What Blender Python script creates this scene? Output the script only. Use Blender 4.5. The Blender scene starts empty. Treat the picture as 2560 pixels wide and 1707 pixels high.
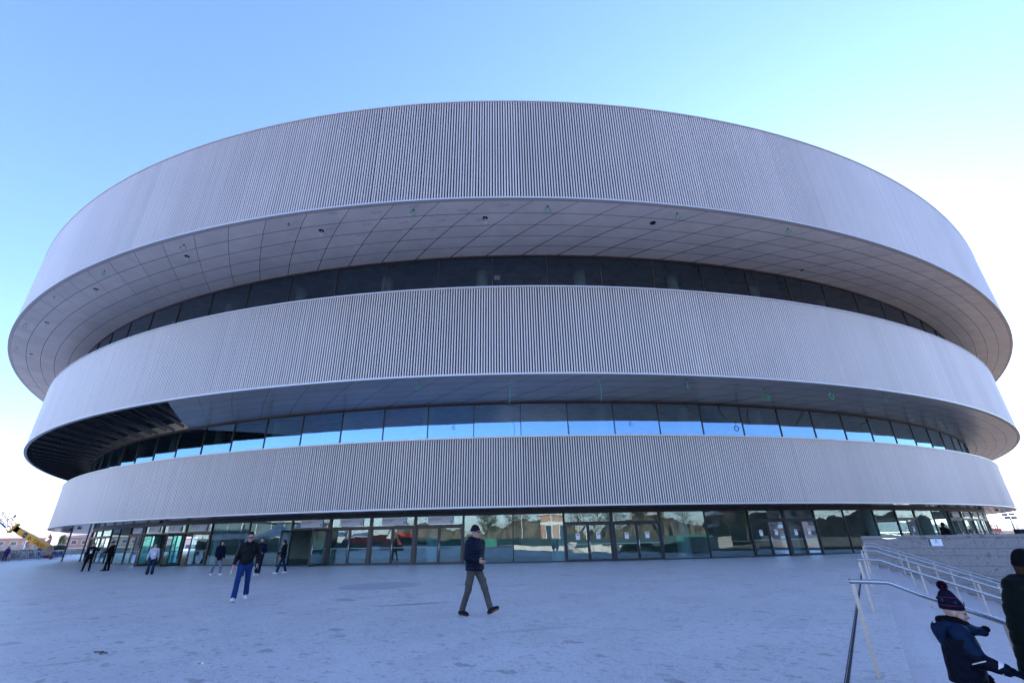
import bpy, math, random
import numpy as np
from mathutils import Matrix, Vector

C = bpy.context.scene
COL = C.collection
R = math.radians

# ---------------------------------------------------------------- camera
CAM_H = 1.5
PITCH, ROLL, FPX = R(23.45), R(-1.17), 1130.0      # focal length in pixels of a 2560 px wide picture


def cam_axes():
    f = np.array([0, math.cos(PITCH), math.sin(PITCH)])
    u = np.array([0, -math.sin(PITCH), math.cos(PITCH)])
    x = np.array([1.0, 0, 0])
    return math.cos(ROLL) * x + math.sin(ROLL) * u, -math.sin(ROLL) * x + math.cos(ROLL) * u, f


cam_d = bpy.data.cameras.new('camera')
cam = bpy.data.objects.new('camera', cam_d)
COL.objects.link(cam)
_x, _u, _f = cam_axes()
cam.matrix_world = Matrix(((_x[0], _u[0], -_f[0], 0), (_x[1], _u[1], -_f[1], 0), (_x[2], _u[2], -_f[2], CAM_H), (0, 0, 0, 1)))
cam_d.sensor_width = 36.0
cam_d.lens = 36.0 * FPX / 2560.0
cam_d.clip_start = 0.05
cam_d.clip_end = 9000
C.camera = cam

# ---------------------------------------------------------------- light
SUN_EL, SUN_AZ = R(21.0), R(37.0)                  # low winter sun behind the arena, to the right
w = bpy.data.worlds.new('World')
C.world = w
w.use_nodes = True
nt = w.node_tree
nt.nodes.clear()
sky = nt.nodes.new('ShaderNodeTexSky')
sky.sky_type = 'NISHITA'
sky.sun_disc = False
sky.sun_elevation = SUN_EL
sky.sun_rotation = SUN_AZ
sky.altitude = 100
sky.air_density = 1.0
sky.dust_density = 0.12
sky.ozone_density = 4.5
bg = nt.nodes.new('ShaderNodeBackground')
bg.inputs['Strength'].default_value = 0.135
wo = nt.nodes.new('ShaderNodeOutputWorld')
wb = nt.nodes.new('ShaderNodeMix')                 # the picture's cool, slightly magenta daylight balance
wb.data_type = 'RGBA'
wb.blend_type = 'MULTIPLY'
wb.inputs[0].default_value = 1.0
wb.inputs[7].default_value = (0.92, 0.86, 0.99, 1)
nt.links.new(sky.outputs[0], wb.inputs[6])
nt.links.new(wb.outputs[2], bg.inputs['Color'])
nt.links.new(bg.outputs[0], wo.inputs['Surface'])
sun_d = bpy.data.lights.new('sun', 'SUN')
sun_d.energy = 5.0
sun_d.angle = R(0.5)
sun_d.color = (1.0, 0.92, 0.82)
sun = bpy.data.objects.new('sun', sun_d)
COL.objects.link(sun)
sdir = Vector((math.sin(SUN_AZ) * math.cos(SUN_EL), math.cos(SUN_AZ) * math.cos(SUN_EL), math.sin(SUN_EL)))
sun.rotation_euler = sdir.to_track_quat('Z', 'Y').to_euler()
vs = C.view_settings
vs.view_transform = 'Standard'
vs.look = 'None'
vs.gamma = 1.0
vs.exposure = 2.15
C.cycles.max_bounces = 8
C.cycles.transparent_max_bounces = 16
C.cycles.caustics_reflective = False
C.cycles.caustics_refractive = False

# ---------------------------------------------------------------- materials
MATS = {}


def nodes(name):
    m = bpy.data.materials.new(name)
    m.use_nodes = True
    t = m.node_tree
    t.nodes.clear()
    out = t.nodes.new('ShaderNodeOutputMaterial')
    MATS[name] = m
    return m, t, out


def N(t, typ, **kw):
    n = t.nodes.new(typ)
    for k, v in kw.items():
        if k in n.inputs.keys():
            n.inputs[k].default_value = v
        else:
            setattr(n, k, v)
    return n


def ramp(t, fac, stops):
    r = t.nodes.new('ShaderNodeValToRGB')
    cr = r.color_ramp
    while len(cr.elements) > 1:
        cr.elements.remove(cr.elements[-1])
    for i, (p, c) in enumerate(stops):
        e = cr.elements[0] if i == 0 else cr.elements.new(p)
        e.position = p
        if not hasattr(c, '__len__'):
            c = (c, c, c)
        e.color = (*c[:3], 1)
    t.links.new(fac, r.inputs[0])
    return r.outputs[0]


def mixc(t, fac, a, b, mode='MIX'):
    n = t.nodes.new('ShaderNodeMix')
    n.data_type = 'RGBA'
    n.blend_type = mode
    for sock, v in ((n.inputs[0], fac), (n.inputs[6], a), (n.inputs[7], b)):
        if hasattr(v, 'is_output'):
            t.links.new(v, sock)
        elif hasattr(v, '__len__'):
            sock.default_value = (*v[:3], 1)
        else:
            sock.default_value = v
    return n.outputs[2]


def math_n(t, op, a, b=None):
    n = t.nodes.new('ShaderNodeMath')
    n.operation = op
    for s, v in zip(n.inputs, (a, b)):
        if v is None:
            continue
        if hasattr(v, 'is_output'):
            t.links.new(v, s)
        else:
            s.default_value = v
    return n.outputs[0]


def mat(name, col, rough=0.6, metal=0.0, var=0.12, scale=6.0, bump=0.0, bscale=40.0, spec=0.5, coat=0.0):
    """A plain surface: base colour broken up by two noises, optional bump."""
    m, t, out = nodes(name)
    p = N(t, 'ShaderNodeBsdfPrincipled', Roughness=rough, Metallic=metal)
    p.inputs['Specular IOR Level'].default_value = spec
    p.inputs['Coat Weight'].default_value = coat
    tc = N(t, 'ShaderNodeTexCoord')
    n1 = N(t, 'ShaderNodeTexNoise', Scale=scale, Detail=5.0, Roughness=0.6)
    t.links.new(tc.outputs['Object'], n1.inputs['Vector'])
    lo = tuple(c * (1 - var) for c in col)
    hi = tuple(min(1, c * (1 + var)) for c in col)
    c = ramp(t, n1.outputs[0], [(0.3, lo), (0.7, hi)])
    t.links.new(c, p.inputs['Base Color'])
    t.links.new(math_n(t, 'ADD', rough - 0.06, math_n(t, 'MULTIPLY', n1.outputs[0], 0.12)), p.inputs['Roughness'])
    if bump:
        n2 = N(t, 'ShaderNodeTexNoise', Scale=bscale, Detail=3.0)
        t.links.new(tc.outputs['Object'], n2.inputs['Vector'])
        b = N(t, 'ShaderNodeBump', Strength=bump, Distance=0.01)
        t.links.new(n2.outputs[0], b.inputs['Height'])
        t.links.new(b.outputs[0], p.inputs['Normal'])
    t.links.new(p.outputs[0], out.inputs[0])
    return m


# stair axes in plan: S points down the stairs (across the steps), V runs along the step edges
SV = np.array([0.814, -0.581])
EV = np.array([0.581, 0.814])
SV /= np.hypot(*SV)
EV = np.array([-SV[1], SV[0]])


def uv2xy(u, v):
    p = SV * u + EV * v
    return float(p[0]), float(p[1])


def stone(name, base, blot=0.35, joints=None, rough=0.55, stains=()):
    """Ceppo-like stone: grey ground mass, dark angular clasts of many sizes, pale grains, thin joints."""
    m, t, out = nodes(name)
    p = N(t, 'ShaderNodeBsdfPrincipled')
    geo = N(t, 'ShaderNodeNewGeometry')
    mp = N(t, 'ShaderNodeMapping')
    ang = math.atan2(EV[1], EV[0])
    mp.inputs['Rotation'].default_value = (0, 0, -ang)      # x' runs along the steps, y' across
    t.links.new(geo.outputs['Position'], mp.inputs['Vector'])
    P = mp.outputs[0]
    big = N(t, 'ShaderNodeTexNoise', Scale=0.35, Detail=4.0, Roughness=0.55)
    t.links.new(P, big.inputs['Vector'])
    fine = N(t, 'ShaderNodeTexNoise', Scale=45.0, Detail=6.0, Roughness=0.7)
    t.links.new(P, fine.inputs['Vector'])
    b = np.array(base)
    c = ramp(t, big.outputs[0], [(0.3, tuple(b * 0.9)), (0.7, tuple(b * 1.08))])
    c = mixc(t, 0.6, c, ramp(t, fine.outputs[0], [(0.32, tuple(b * 0.55)), (0.68, tuple(b * 1.3))]))
    # clasts: cells of several sizes, only some cells are dark, edges wobbled
    wob = N(t, 'ShaderNodeTexNoise', Scale=6.5, Detail=6.0, Roughness=0.65)
    t.links.new(P, wob.inputs['Vector'])
    vadd = N(t, 'ShaderNodeVectorMath', operation='MULTIPLY_ADD')
    t.links.new(wob.outputs['Color'], vadd.inputs[0])
    vadd.inputs[1].default_value = (0.30, 0.30, 0.30)
    t.links.new(P, vadd.inputs[2])
    clump = N(t, 'ShaderNodeTexNoise', Scale=0.55, Detail=2.0)
    t.links.new(P, clump.inputs['Vector'])
    for sc, size, dens, dark in ((0.9, 0.13, 0.06, 0.46), (2.3, 0.16, 0.14, 0.46), (5.5, 0.20, 0.30, 0.5), (13.0, 0.26, 0.36, 0.60), (30.0, 0.3, 0.4, 0.66)):
        vo = N(t, 'ShaderNodeTexVoronoi', Scale=sc, Randomness=1.0)
        vo.feature = 'F1'
        st = N(t, 'ShaderNodeVectorMath', operation='MULTIPLY')
        t.links.new(vadd.outputs[0], st.inputs[0])
        st.inputs[1].default_value = (1.35, 0.7, 1.0)
        t.links.new(st.outputs[0], vo.inputs['Vector'])
        sep = N(t, 'ShaderNodeSeparateColor')
        t.links.new(vo.outputs['Color'], sep.inputs[0])
        pick = math_n(t, 'LESS_THAN', sep.outputs[0], math_n(t, 'MULTIPLY', clump.outputs[0], dens * 2))
        rad = math_n(t, 'MULTIPLY', math_n(t, 'ADD', sep.outputs[1], 0.55), size * 1.35)
        inside = math_n(t, 'LESS_THAN', vo.outputs['Distance'], rad)
        f = math_n(t, 'MULTIPLY', math_n(t, 'MULTIPLY', pick, inside), blot * 2)
        f.node.use_clamp = True
        tone = mixc(t, sep.outputs[2], tuple(b * dark * np.array((0.96, 0.98, 1.02))), tuple(b * (dark + 0.12)))
        c = mixc(t, f, c, tone)
    wh = N(t, 'ShaderNodeTexVoronoi', Scale=9.0)
    t.links.new(vadd.outputs[0], wh.inputs['Vector'])
    c = mixc(t, math_n(t, 'MULTIPLY', math_n(t, 'LESS_THAN', wh.outputs['Distance'], 0.09), 0.5), c, tuple(np.minimum(1, b * 1.35)))
    for (px, py, ax, ay, ra, rb, colr, amt) in stains:        # dirt marks with a shape of their own
        sm = N(t, 'ShaderNodeMapping', vector_type='TEXTURE')
        sm.inputs['Location'].default_value = (px, py, 0)
        sm.inputs['Rotation'].default_value = (0, 0, math.atan2(ay, ax))
        sm.inputs['Scale'].default_value = (ra, rb, 1e6)
        t.links.new(geo.outputs['Position'], sm.inputs['Vector'])
        ln = N(t, 'ShaderNodeVectorMath', operation='LENGTH')
        t.links.new(sm.outputs[0], ln.inputs[0])
        sn = N(t, 'ShaderNodeTexNoise', Scale=7.0, Detail=6.0, Roughness=0.75)
        t.links.new(geo.outputs['Position'], sn.inputs['Vector'])
        dd = math_n(t, 'ADD', ln.outputs['Value'], math_n(t, 'MULTIPLY', math_n(t, 'SUBTRACT', sn.outputs[0], 0.5), 1.6))
        c = mixc(t, math_n(t, 'MULTIPLY', ramp(t, dd, [(0.6, 1.0), (0.95, 0.0)]), amt), c, colr)
    if joints:
        bw, bh, mort, jc, jf = joints
        br = N(t, 'ShaderNodeTexBrick', Scale=1.0)
        br.inputs['Color1'].default_value = (0.88, 0.88, 0.88, 1)
        br.inputs['Color2'].default_value = (1.06, 1.06, 1.06, 1)
        br.inputs['Mortar'].default_value = (1, 1, 1, 1)
        br.inputs['Mortar Size'].default_value = mort
        br.inputs['Mortar Smooth'].default_value = 0.1
        br.inputs['Brick Width'].default_value = bw
        br.inputs['Row Height'].default_value = bh
        br.offset = 0.37
        t.links.new(P, br.inputs['Vector'])
        c = mixc(t, 0.55, c, br.outputs['Color'], 'MULTIPLY')
        c = mixc(t, math_n(t, 'MULTIPLY', br.outputs['Fac'], jf), c, jc)
    t.links.new(c, p.inputs['Base Color'])
    t.links.new(math_n(t, 'ADD', rough - 0.12, math_n(t, 'MULTIPLY', fine.outputs[0], 0.25)), p.inputs['Roughness'])
    bmp = N(t, 'ShaderNodeBump', Strength=0.25, Distance=0.004)
    t.links.new(fine.outputs[0], bmp.inputs['Height'])
    t.links.new(bmp.outputs[0], p.inputs['Normal'])
    t.links.new(p.outputs[0], out.inputs[0])
    return m


def glass(name, tint, base_fac=0.26, wav=0.05, wscale=0.55, refl=(0.92, 0.97, 0.98)):
    """Coated glass: a mirror-like share that grows at grazing angles over a tinted see-through share."""
    m, t, out = nodes(name)
    gl = N(t, 'ShaderNodeBsdfGlossy', Roughness=0.004)
    gl.inputs['Color'].default_value = (*refl, 1)
    tr = N(t, 'ShaderNodeBsdfTransparent')
    tr.inputs['Color'].default_value = (*tint, 1)
    fr = N(t, 'ShaderNodeFresnel', IOR=1.5)
    fac = math_n(t, 'ADD', base_fac, math_n(t, 'MULTIPLY', fr.outputs[0], 1 - base_fac))
    fac.node.use_clamp = True
    mx = N(t, 'ShaderNodeMixShader')
    t.links.new(fac, mx.inputs[0])
    t.links.new(tr.outputs[0], mx.inputs[1])
    t.links.new(gl.outputs[0], mx.inputs[2])
    if wav:
        geo = N(t, 'ShaderNodeNewGeometry')
        n = N(t, 'ShaderNodeTexNoise', Scale=wscale, Detail=1.5)
        t.links.new(geo.outputs['Position'], n.inputs['Vector'])
        b = N(t, 'ShaderNodeBump', Strength=1.0, Distance=wav)
        t.links.new(n.outputs[0], b.inputs['Height'])
        t.links.new(b.outputs[0], gl.inputs['Normal'])
    t.links.new(mx.outputs[0], out.inputs[0])
    return m


# ---------------------------------------------------------------- mesh helpers
class MB:
    """Collects faces and links them as ONE mesh object."""

    def __init__(self):
        self.v, self.f, self.m = [], [], []

    def add(self, verts, faces, mi=0):
        o = len(self.v)
        self.v += [tuple(map(float, p)) for p in verts]
        self.f += [tuple(i + o for i in f) for f in faces]
        self.m += [mi] * len(faces)
        return self

    def quad(self, a, b, c, d, mi=0):
        return self.add([a, b, c, d], [(0, 1, 2, 3)], mi)

    def box(self, c, s, rz=0.0, mi=0, M=None):
        x, y, z = (k / 2 for k in s)
        v = [(-x, -y, -z), (x, -y, -z), (x, y, -z), (-x, y, -z), (-x, -y, z), (x, -y, z), (x, y, z), (-x, y, z)]
        cr, sr = math.cos(rz), math.sin(rz)
        v = [(c[0] + p[0] * cr - p[1] * sr, c[1] + p[0] * sr + p[1] * cr, c[2] + p[2]) for p in v]
        if M is not None:
            v = [tuple(M @ Vector(p)) for p in v]
        return self.add(v, [(3, 2, 1, 0), (4, 5, 6, 7), (0, 1, 5, 4), (1, 2, 6, 5), (2, 3, 7, 6), (3, 0, 4, 7)], mi)

    def bar(self, a, b, wd, ht=None, up=(0, 0, 1), mi=0):
        """Rectangular bar from a to b."""
        a, b = Vector(a), Vector(b)
        ht = ht or wd
        d = (b - a).normalized()
        u = Vector(up)
        if abs(d.dot(u)) > 0.98:
            u = Vector((0, 1, 0))
        s = d.cross(u).normalized()
        u = s.cross(d)
        s, u = s * wd / 2, u * ht / 2
        v = [a - s - u, a + s - u, a + s + u, a - s + u, b - s - u, b + s - u, b + s + u, b - s + u]
        return self.add(v, [(0, 1, 2, 3), (7, 6, 5, 4), (0, 4, 5, 1), (1, 5, 6, 2), (2, 6, 7, 3), (3, 7, 4, 0)], mi)

    def tube(self, pts, r, n=8, mi=0, cap=True):
        pts = [Vector(p) for p in pts]
        rs = r if hasattr(r, '__len__') else [r] * len(pts)
        rings = []
        u = None
        for i, p in enumerate(pts):
            d = (pts[min(i + 1, len(pts) - 1)] - pts[max(i - 1, 0)])
            d = d.normalized() if d.length > 1e-9 else Vector((0, 0, 1))
            if u is None:
                u = Vector((0, 0, 1)) if abs(d.z) < 0.9 else Vector((1, 0, 0))
            u = (u - d * u.dot(d)).normalized()
            s = d.cross(u)
            rings.append([p + (u * math.cos(2 * math.pi * k / n) + s * math.sin(2 * math.pi * k / n)) * rs[i] for k in range(n)])
        v = [q for r_ in rings for q in r_]
        f = [(i * n + k, i * n + (k + 1) % n, (i + 1) * n + (k + 1) % n, (i + 1) * n + k) for i in range(len(pts) - 1) for k in range(n)]
        if cap:
            f += [tuple(range(n))[::-1], tuple((len(pts) - 1) * n + k for k in range(n))]
        return self.add(v, f, mi)

    def lathe(self, c, prof, n=24, mi=0):
        v = [(c[0] + r * math.cos(2 * math.pi * k / n), c[1] + r * math.sin(2 * math.pi * k / n), c[2] + z) for r, z in prof for k in range(n)]
        f = [(i * n + k, i * n + (k + 1) % n, (i + 1) * n + (k + 1) % n, (i + 1) * n + k) for i in range(len(prof) - 1) for k in range(n)]
        return self.add(v, f, mi)

    def build(self, name, mats, parent=None, smooth=False, loc=None, rz=0.0):
        me = bpy.data.meshes.new(name)
        me.from_pydata(self.v, [], self.f)
        if not isinstance(mats, (list, tuple)):
            mats = [mats]
        for m in mats:
            me.materials.append(MATS[m] if isinstance(m, str) else m)
        if len(mats) > 1:
            me.polygons.foreach_set('material_index', self.m)
        if smooth:
            me.polygons.foreach_set('use_smooth', [True] * len(self.f))
        me.update()
        o = bpy.data.objects.new(name, me)
        COL.objects.link(o)
        if loc is not None:
            o.location = loc
        o.rotation_euler.z = rz
        if parent:
            o.parent = parent
        return o


def tag(o, label=None, cat=None, group=None, kind=None):
    for k, v in (('label', label), ('category', cat), ('group', group), ('kind', kind)):
        if v:
            o[k] = v
    return o


def thing(name, label, cat, loc=(0, 0, 0), rz=0.0, group=None):
    o = bpy.data.objects.new(name, None)
    o.empty_display_size = 0.2
    COL.objects.link(o)
    o.location = loc
    o.rotation_euler.z = rz
    return tag(o, label, cat, group)


def text_mesh(body, size, name, material, parent, M, depth=0.0, align='CENTER', shear=0.0):
    """Lettering as a flat mesh, placed by matrix M (x along the line, y up the letters)."""
    cu = bpy.data.curves.new(name, 'FONT')
    cu.body = body
    cu.size = size
    cu.align_x = align
    cu.align_y = 'CENTER'
    cu.extrude = depth
    cu.resolution_u = 2
    cu.shear = shear
    tmp = bpy.data.objects.new('tmp_text', cu)
    COL.objects.link(tmp)
    dg = bpy.context.evaluated_depsgraph_get()
    me = bpy.data.meshes.new_from_object(tmp.evaluated_get(dg))
    bpy.data.objects.remove(tmp)
    me.transform(M)
    me.materials.clear()
    me.materials.append(MATS[material])
    me.name = name
    if not name:
        return me
    o = bpy.data.objects.new(name, me)
    COL.objects.link(o)
    if parent:
        o.parent = parent
    return o


def frame_M(p, xdir, nrm):
    """Matrix with local x = xdir (horizontal), y = up-ish, z = nrm, origin p."""
    x = Vector(xdir).normalized()
    z = Vector(nrm).normalized()
    y = z.cross(x).normalized()
    return Matrix(((x.x, y.x, z.x, p[0]), (x.y, y.y, z.y, p[1]), (x.z, y.z, z.z, p[2]), (0, 0, 0, 1)))
# ---------------------------------------------------------------- palette
stone('plaza_stone', (0.62, 0.56, 0.525), blot=0.46, joints=(1.3, 0.62, 0.006, (0.72, 0.65, 0.63), 0.4), rough=0.42,
      stains=((-2.62, 13.19, 1.66, .58, 1.05, 0.13, (0.17, 0.14, 0.12), 0.85),
              (3.43, 16.14, .94, .3, 0.6, 0.05, (0.26, 0.2, 0.16), 0.7),
              (5.0, 17.98, 1.26, -.13, 0.85, 0.07, (0.28, 0.21, 0.16), 0.75),
              (4.0, 17.3, 1.2, 1.3, 0.9, 0.05, (0.34, 0.27, 0.21), 0.6),
              (0.3, 9.4, 1.0, .3, 1.2, 0.12, (0.34, 0.3, 0.27), 0.5),
              (-6.4, 7.6, 1.0, .6, 0.5, 0.08, (0.30, 0.27, 0.25), 0.6)))
stone('stair_stone', (0.62, 0.55, 0.52), blot=0.2, joints=(1.5, 4.0, 0.003, (0.22, 0.22, 0.22), 0.5), rough=0.5)
stone('wall_stone', (0.27, 0.235, 0.22), blot=0.7, rough=0.6)
mat('tread_edge', (0.8, 0.76, 0.75), 0.5)
mat('steel', (0.40, 0.39, 0.38), 0.25, 1.0, 0.05, 3.0)
mat('steel_post', (0.50, 0.39, 0.32), 0.42, 0.6, 0.06, 20.0)
mat('pole_iron', (0.03, 0.03, 0.032), 0.6, 0.3)
mat('dark_slot', (0.012, 0.012, 0.014), 0.8)
mat('terrain_soil', (0.16, 0.145, 0.12), 0.95, 0, 0.35, 0.05, 0.4, 2.0)
mat('asphalt', (0.12, 0.105, 0.095), 0.95, 0, 0.25, 3.0, 0.3, 80, spec=0.0)
mat('disc_metal', (0.43, 0.42, 0.43), 0.42, 0.2, 0.08, 2.0)
mat('paper', (0.78, 0.78, 0.78), 0.8, 0, 0.02)
mat('ink_black', (0.02, 0.02, 0.025), 0.7)
mat('ink_red', (0.6, 0.03, 0.04), 0.7)
mat('ink_blue', (0.05, 0.22, 0.62), 0.6)

# ---------------------------------------------------------------- ground
V_WALL = 30.1
TREAD, RISE, NSTEP = 0.4, 0.15, 14
U_END = TREAD * (NSTEP - 1)
Z_LOW = -RISE * NSTEP
V_NEAR = -24.0


def P3(u, v, z):
    x, y = uv2xy(u, v)
    return (x, y, z)


m = MB()
m.add([P3(-420, -300, 0), P3(0, -300, 0), P3(0, 420, 0), P3(-420, 420, 0)], [(0, 1, 2, 3)])
m.add([P3(0, V_WALL + 0.18, 0), P3(300, V_WALL + 0.18, 0), P3(300, 420, 0), P3(0, 420, 0)], [(0, 1, 2, 3)])
m.add([P3(0, -300, 0), P3(300, -300, 0), P3(300, V_NEAR, 0), P3(0, V_NEAR, 0)], [(0, 1, 2, 3)])
m.quad(P3(0, V_NEAR, 0), P3(300, V_NEAR, 0), P3(300, V_NEAR, -2.6), P3(0, V_NEAR, -2.6))
for a, b in (((-420, -300), (-420, 420)), ((-420, 420), (300, 420)), ((300, 420), (300, V_WALL)), ((-420, -300), (300, -300))):
    m.quad(P3(*a, 0), P3(*b, 0), P3(*b, -2.6), P3(*a, -2.6))
tag(m.build('plaza', 'plaza_stone'), kind='structure')
m = MB()
m.quad(P3(U_END, V_NEAR, Z_LOW), P3(16, V_NEAR, Z_LOW), P3(16, V_WALL, Z_LOW), P3(U_END, V_WALL, Z_LOW))
tag(m.build('lower_pavement', 'plaza_stone'), kind='structure')
m = MB()
m.quad((-6000, -6000, -2.7), (6000, -6000, -2.7), (6000, 6000, -2.7), (-6000, 6000, -2.7))
tag(m.build('ground', 'terrain_soil'), kind='structure')
# stairs
m = MB()
for k in range(NSTEP):
    u0, z1 = TREAD * (k - 1), -RISE * k
    if k > 0:
        m.quad(P3(u0, V_NEAR, z1), P3(u0 + TREAD, V_NEAR, z1), P3(u0 + TREAD, V_WALL, z1), P3(u0, V_WALL, z1), 0)
    ue = TREAD * k
    # riser below this tread, and a 12 mm pale arris along its edge
    m.quad(P3(ue, V_NEAR, z1 - RISE), P3(ue, V_WALL, z1 - RISE), P3(ue, V_WALL, z1 - 0.012), P3(ue, V_NEAR, z1 - 0.012), 0)
    m.quad(P3(ue, V_NEAR, z1 - 0.012), P3(ue, V_WALL, z1 - 0.012), P3(ue - 0.026, V_WALL, z1 + 0.001), P3(ue - 0.026, V_NEAR, z1 + 0.001), 1)
tag(m.build('stairs', ['stair_stone', 'tread_edge']), kind='structure')
# drain slot in front of the first step
m = MB()
zz = 0.004
m.quad(P3(-0.595, V_NEAR, zz), P3(-0.565, V_NEAR, zz), P3(-0.565, V_WALL - 6.2, zz), P3(-0.595, V_WALL - 6.2, zz), 0)
for k in range(560):
    v = V_NEAR + 0.2 + k * 0.085
    if v < V_WALL - 6.3:
        m.box((*uv2xy(-0.5775, v), 0.006), (0.03, 0.018, 0.003), math.atan2(SV[1], SV[0]), 1)
m.box((*uv2xy(-0.607, (V_NEAR + V_WALL - 6.2) / 2), 0.004), (0.008, V_WALL - 6.2 - V_NEAR, 0.008), math.atan2(SV[1], SV[0]), 1)
tag(m.build('drain_channel', ['dark_slot', 'pole_iron']), 'narrow slotted steel drain set in the paving before the first step', 'drain')
# asphalt sheets added to cut sunlit bounce and glare on soffits and glass
m = MB()
m.quad(P3(16, V_NEAR, Z_LOW), P3(300, V_NEAR, Z_LOW), P3(300, V_WALL, Z_LOW), P3(16, V_WALL, Z_LOW))
m.quad(P3(7.5, V_WALL + .5, .004), P3(290, V_WALL + .5, .004), P3(290, 410, .004), P3(7.5, 410, .004))
m.quad(P3(-150, 112, .004), P3(7.4, 112, .004), P3(7.4, 410, .004), P3(-150, 410, .004))
m.quad((46, -260, .004), (330, -160, .004), (240, -40, .004), (46, -27, .004))
tag(m.build('added_asphalt', 'asphalt'), kind='structure')
# round inset plate
m = MB()
m.lathe((-5.0, 18.5, 0.0), [(1.42, 0.003), (1.40, 0.007), (1.36, 0.008), (0.0, 0.008)], 72)
tag(m.build('paving_disc', 'disc_metal', smooth=False), 'large smooth round bluish disc set flush in the plaza paving', 'paving disc')

# ---------------------------------------------------------------- stone parapet wall at the end of the stairs
wall = thing('stone_wall', 'grey speckled stone parapet wall closing the far end of the stairs', 'wall')
rzS = math.atan2(SV[1], SV[0])
U0, U1 = -0.33, 26.0
courses = [(1.13, 0.68), (0.68, 0.385), (0.385, -0.03), (-0.03, -0.41), (-0.41, -0.75), (-0.75, -1.15), (-1.15, -1.5), (-1.5, -1.9), (-1.9, -2.3)]
rw = random.Random(5)
m = MB()
for ci, (zt, zb) in enumerate(courses):
    u = U0 - rw.uniform(0, 0.5)
    while u < U1:
        L = rw.choice((0.95, 1.1, 1.25, 1.4))
        a, b = max(u, U0) + 0.004, min(u + L, U1) - 0.004
        if b - a > 0.05:
            m.box((*uv2xy((a + b) / 2, V_WALL + 0.2 + rw.uniform(-0.002, 0.002)), (zt + zb) / 2), (b - a, 0.4, zt - zb - 0.012), rzS, 0)
        u += L
m.box((*uv2xy((U0 + U1) / 2, V_WALL + 0.215), -0.6), (U1 - U0 - 0.02, 0.36, 3.4), rzS, 1)
m.build('wall_body', ['wall_stone', 'dark_slot'], wall)
m = MB()
u = U0 - 0.03
while u < U1:
    L = 1.9
    m.box((*uv2xy(u + L / 2, V_WALL + 0.19), 1.19), (L - 0.008, 0.5, 0.115), rzS)
    u += L
m.build('coping', 'wall_stone', wall)
# EXIT notice on the wall
ex = thing('exit_notice', 'white EXIT notice with dark photo strip taped to the stone wall', 'notice')
xd = (SV[0], SV[1], 0)
nr = (-EV[0], -EV[1], 0)
def onwall(u, z, off):
    x, y = uv2xy(u, V_WALL - off)
    return (x, y, z)
eu, ez = 2.36, 0.93
m = MB(); m.quad(onwall(eu - .2, ez - .14, .012), onwall(eu + .29, ez - .14, .012), onwall(eu + .29, ez + .15, .012), onwall(eu - .2, ez + .15, .012)); m.build('sheet', 'paper', ex)
m = MB(); m.quad(onwall(eu - .197, ez - .137, .015), onwall(eu - .11, ez - .137, .015), onwall(eu - .11, ez + .147, .015), onwall(eu - .197, ez + .147, .015)); m.build('photo_strip', mat('photo_print', (0.06, 0.055, 0.06), 0.5, 0, 0.9, 25.0), ex)
text_mesh('EXIT', 0.075, 'lettering', 'ink_black', ex, frame_M(onwall(eu + .09, ez + .0, .015), xd, nr))
m = MB(); m.lathe((0, 0, 0), [(0.0, 0), (0.036, 0.0)], 20)
o = m.build('emblem', 'ink_blue', ex); o.matrix_local = frame_M(onwall(eu + .09, ez + .085, .016), xd, nr)
# dark bin/parapet block beyond the wall's far end, behind the coping
# ---------------------------------------------------------------- handrails
RAIL_V = (7.3, 12.6, 18.1, 23.5, 29.1)
rail_lab = ('nearest stainless steel stair handrail, passing behind the child in the bobble hat',
            'second stainless steel stair handrail counted from the camera',
            'third stainless steel stair handrail, midway between camera and stone wall',
            'fourth stainless steel stair handrail, next to last before the stone wall',
            'farthest stainless steel stair handrail, running right beside the stone wall')


def rail_z(u):
    return 0.95 if u <= 0 else 0.95 - u * RISE / TREAD


def make_rail(v, lab):
    root = thing('handrail', lab, 'handrail', (0, 0, 0), 0, 'handrails down the stairs')
    pts = [P3(-0.33, v, 0.95)] + [P3(-0.30 + 0.02 * k, v, 0.95) for k in range(14)]
    pts += [P3(0.04, v, 0.948), P3(0.08, v, 0.935)] + [P3(u, v, rail_z(u)) for u in (0.3, 1, 2, 3, 4, 5.0, 5.2)] + [P3(5.5, v, rail_z(5.2))]
    MB().tube(pts, 0.025, 20).build('rail', 'steel', root, True)
    for u in (-0.30, 0.9, 2.01, 3.1, 4.2, 5.3):
        base = 0.0 if u < 0 else -RISE * (math.floor(u / TREAD) + 1)
        top = rail_z(min(u, 5.2)) - 0.028
        mm = MB()
        mm.bar(P3(u, v, base), P3(u, v, top - 0.05), 0.02, 0.04, (*SV, 0))
        mm.bar(P3(u, v, top - 0.06), P3(u, v, top), 0.014, 0.04, (*SV, 0))
        mm.box((*uv2xy(u, v), base + 0.003), (0.07, 0.06, 0.006), rzS)
        mm.build('post', 'steel_post', root)
    return root


for v_, l_ in zip(RAIL_V, rail_lab):
    make_rail(v_, l_)

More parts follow.
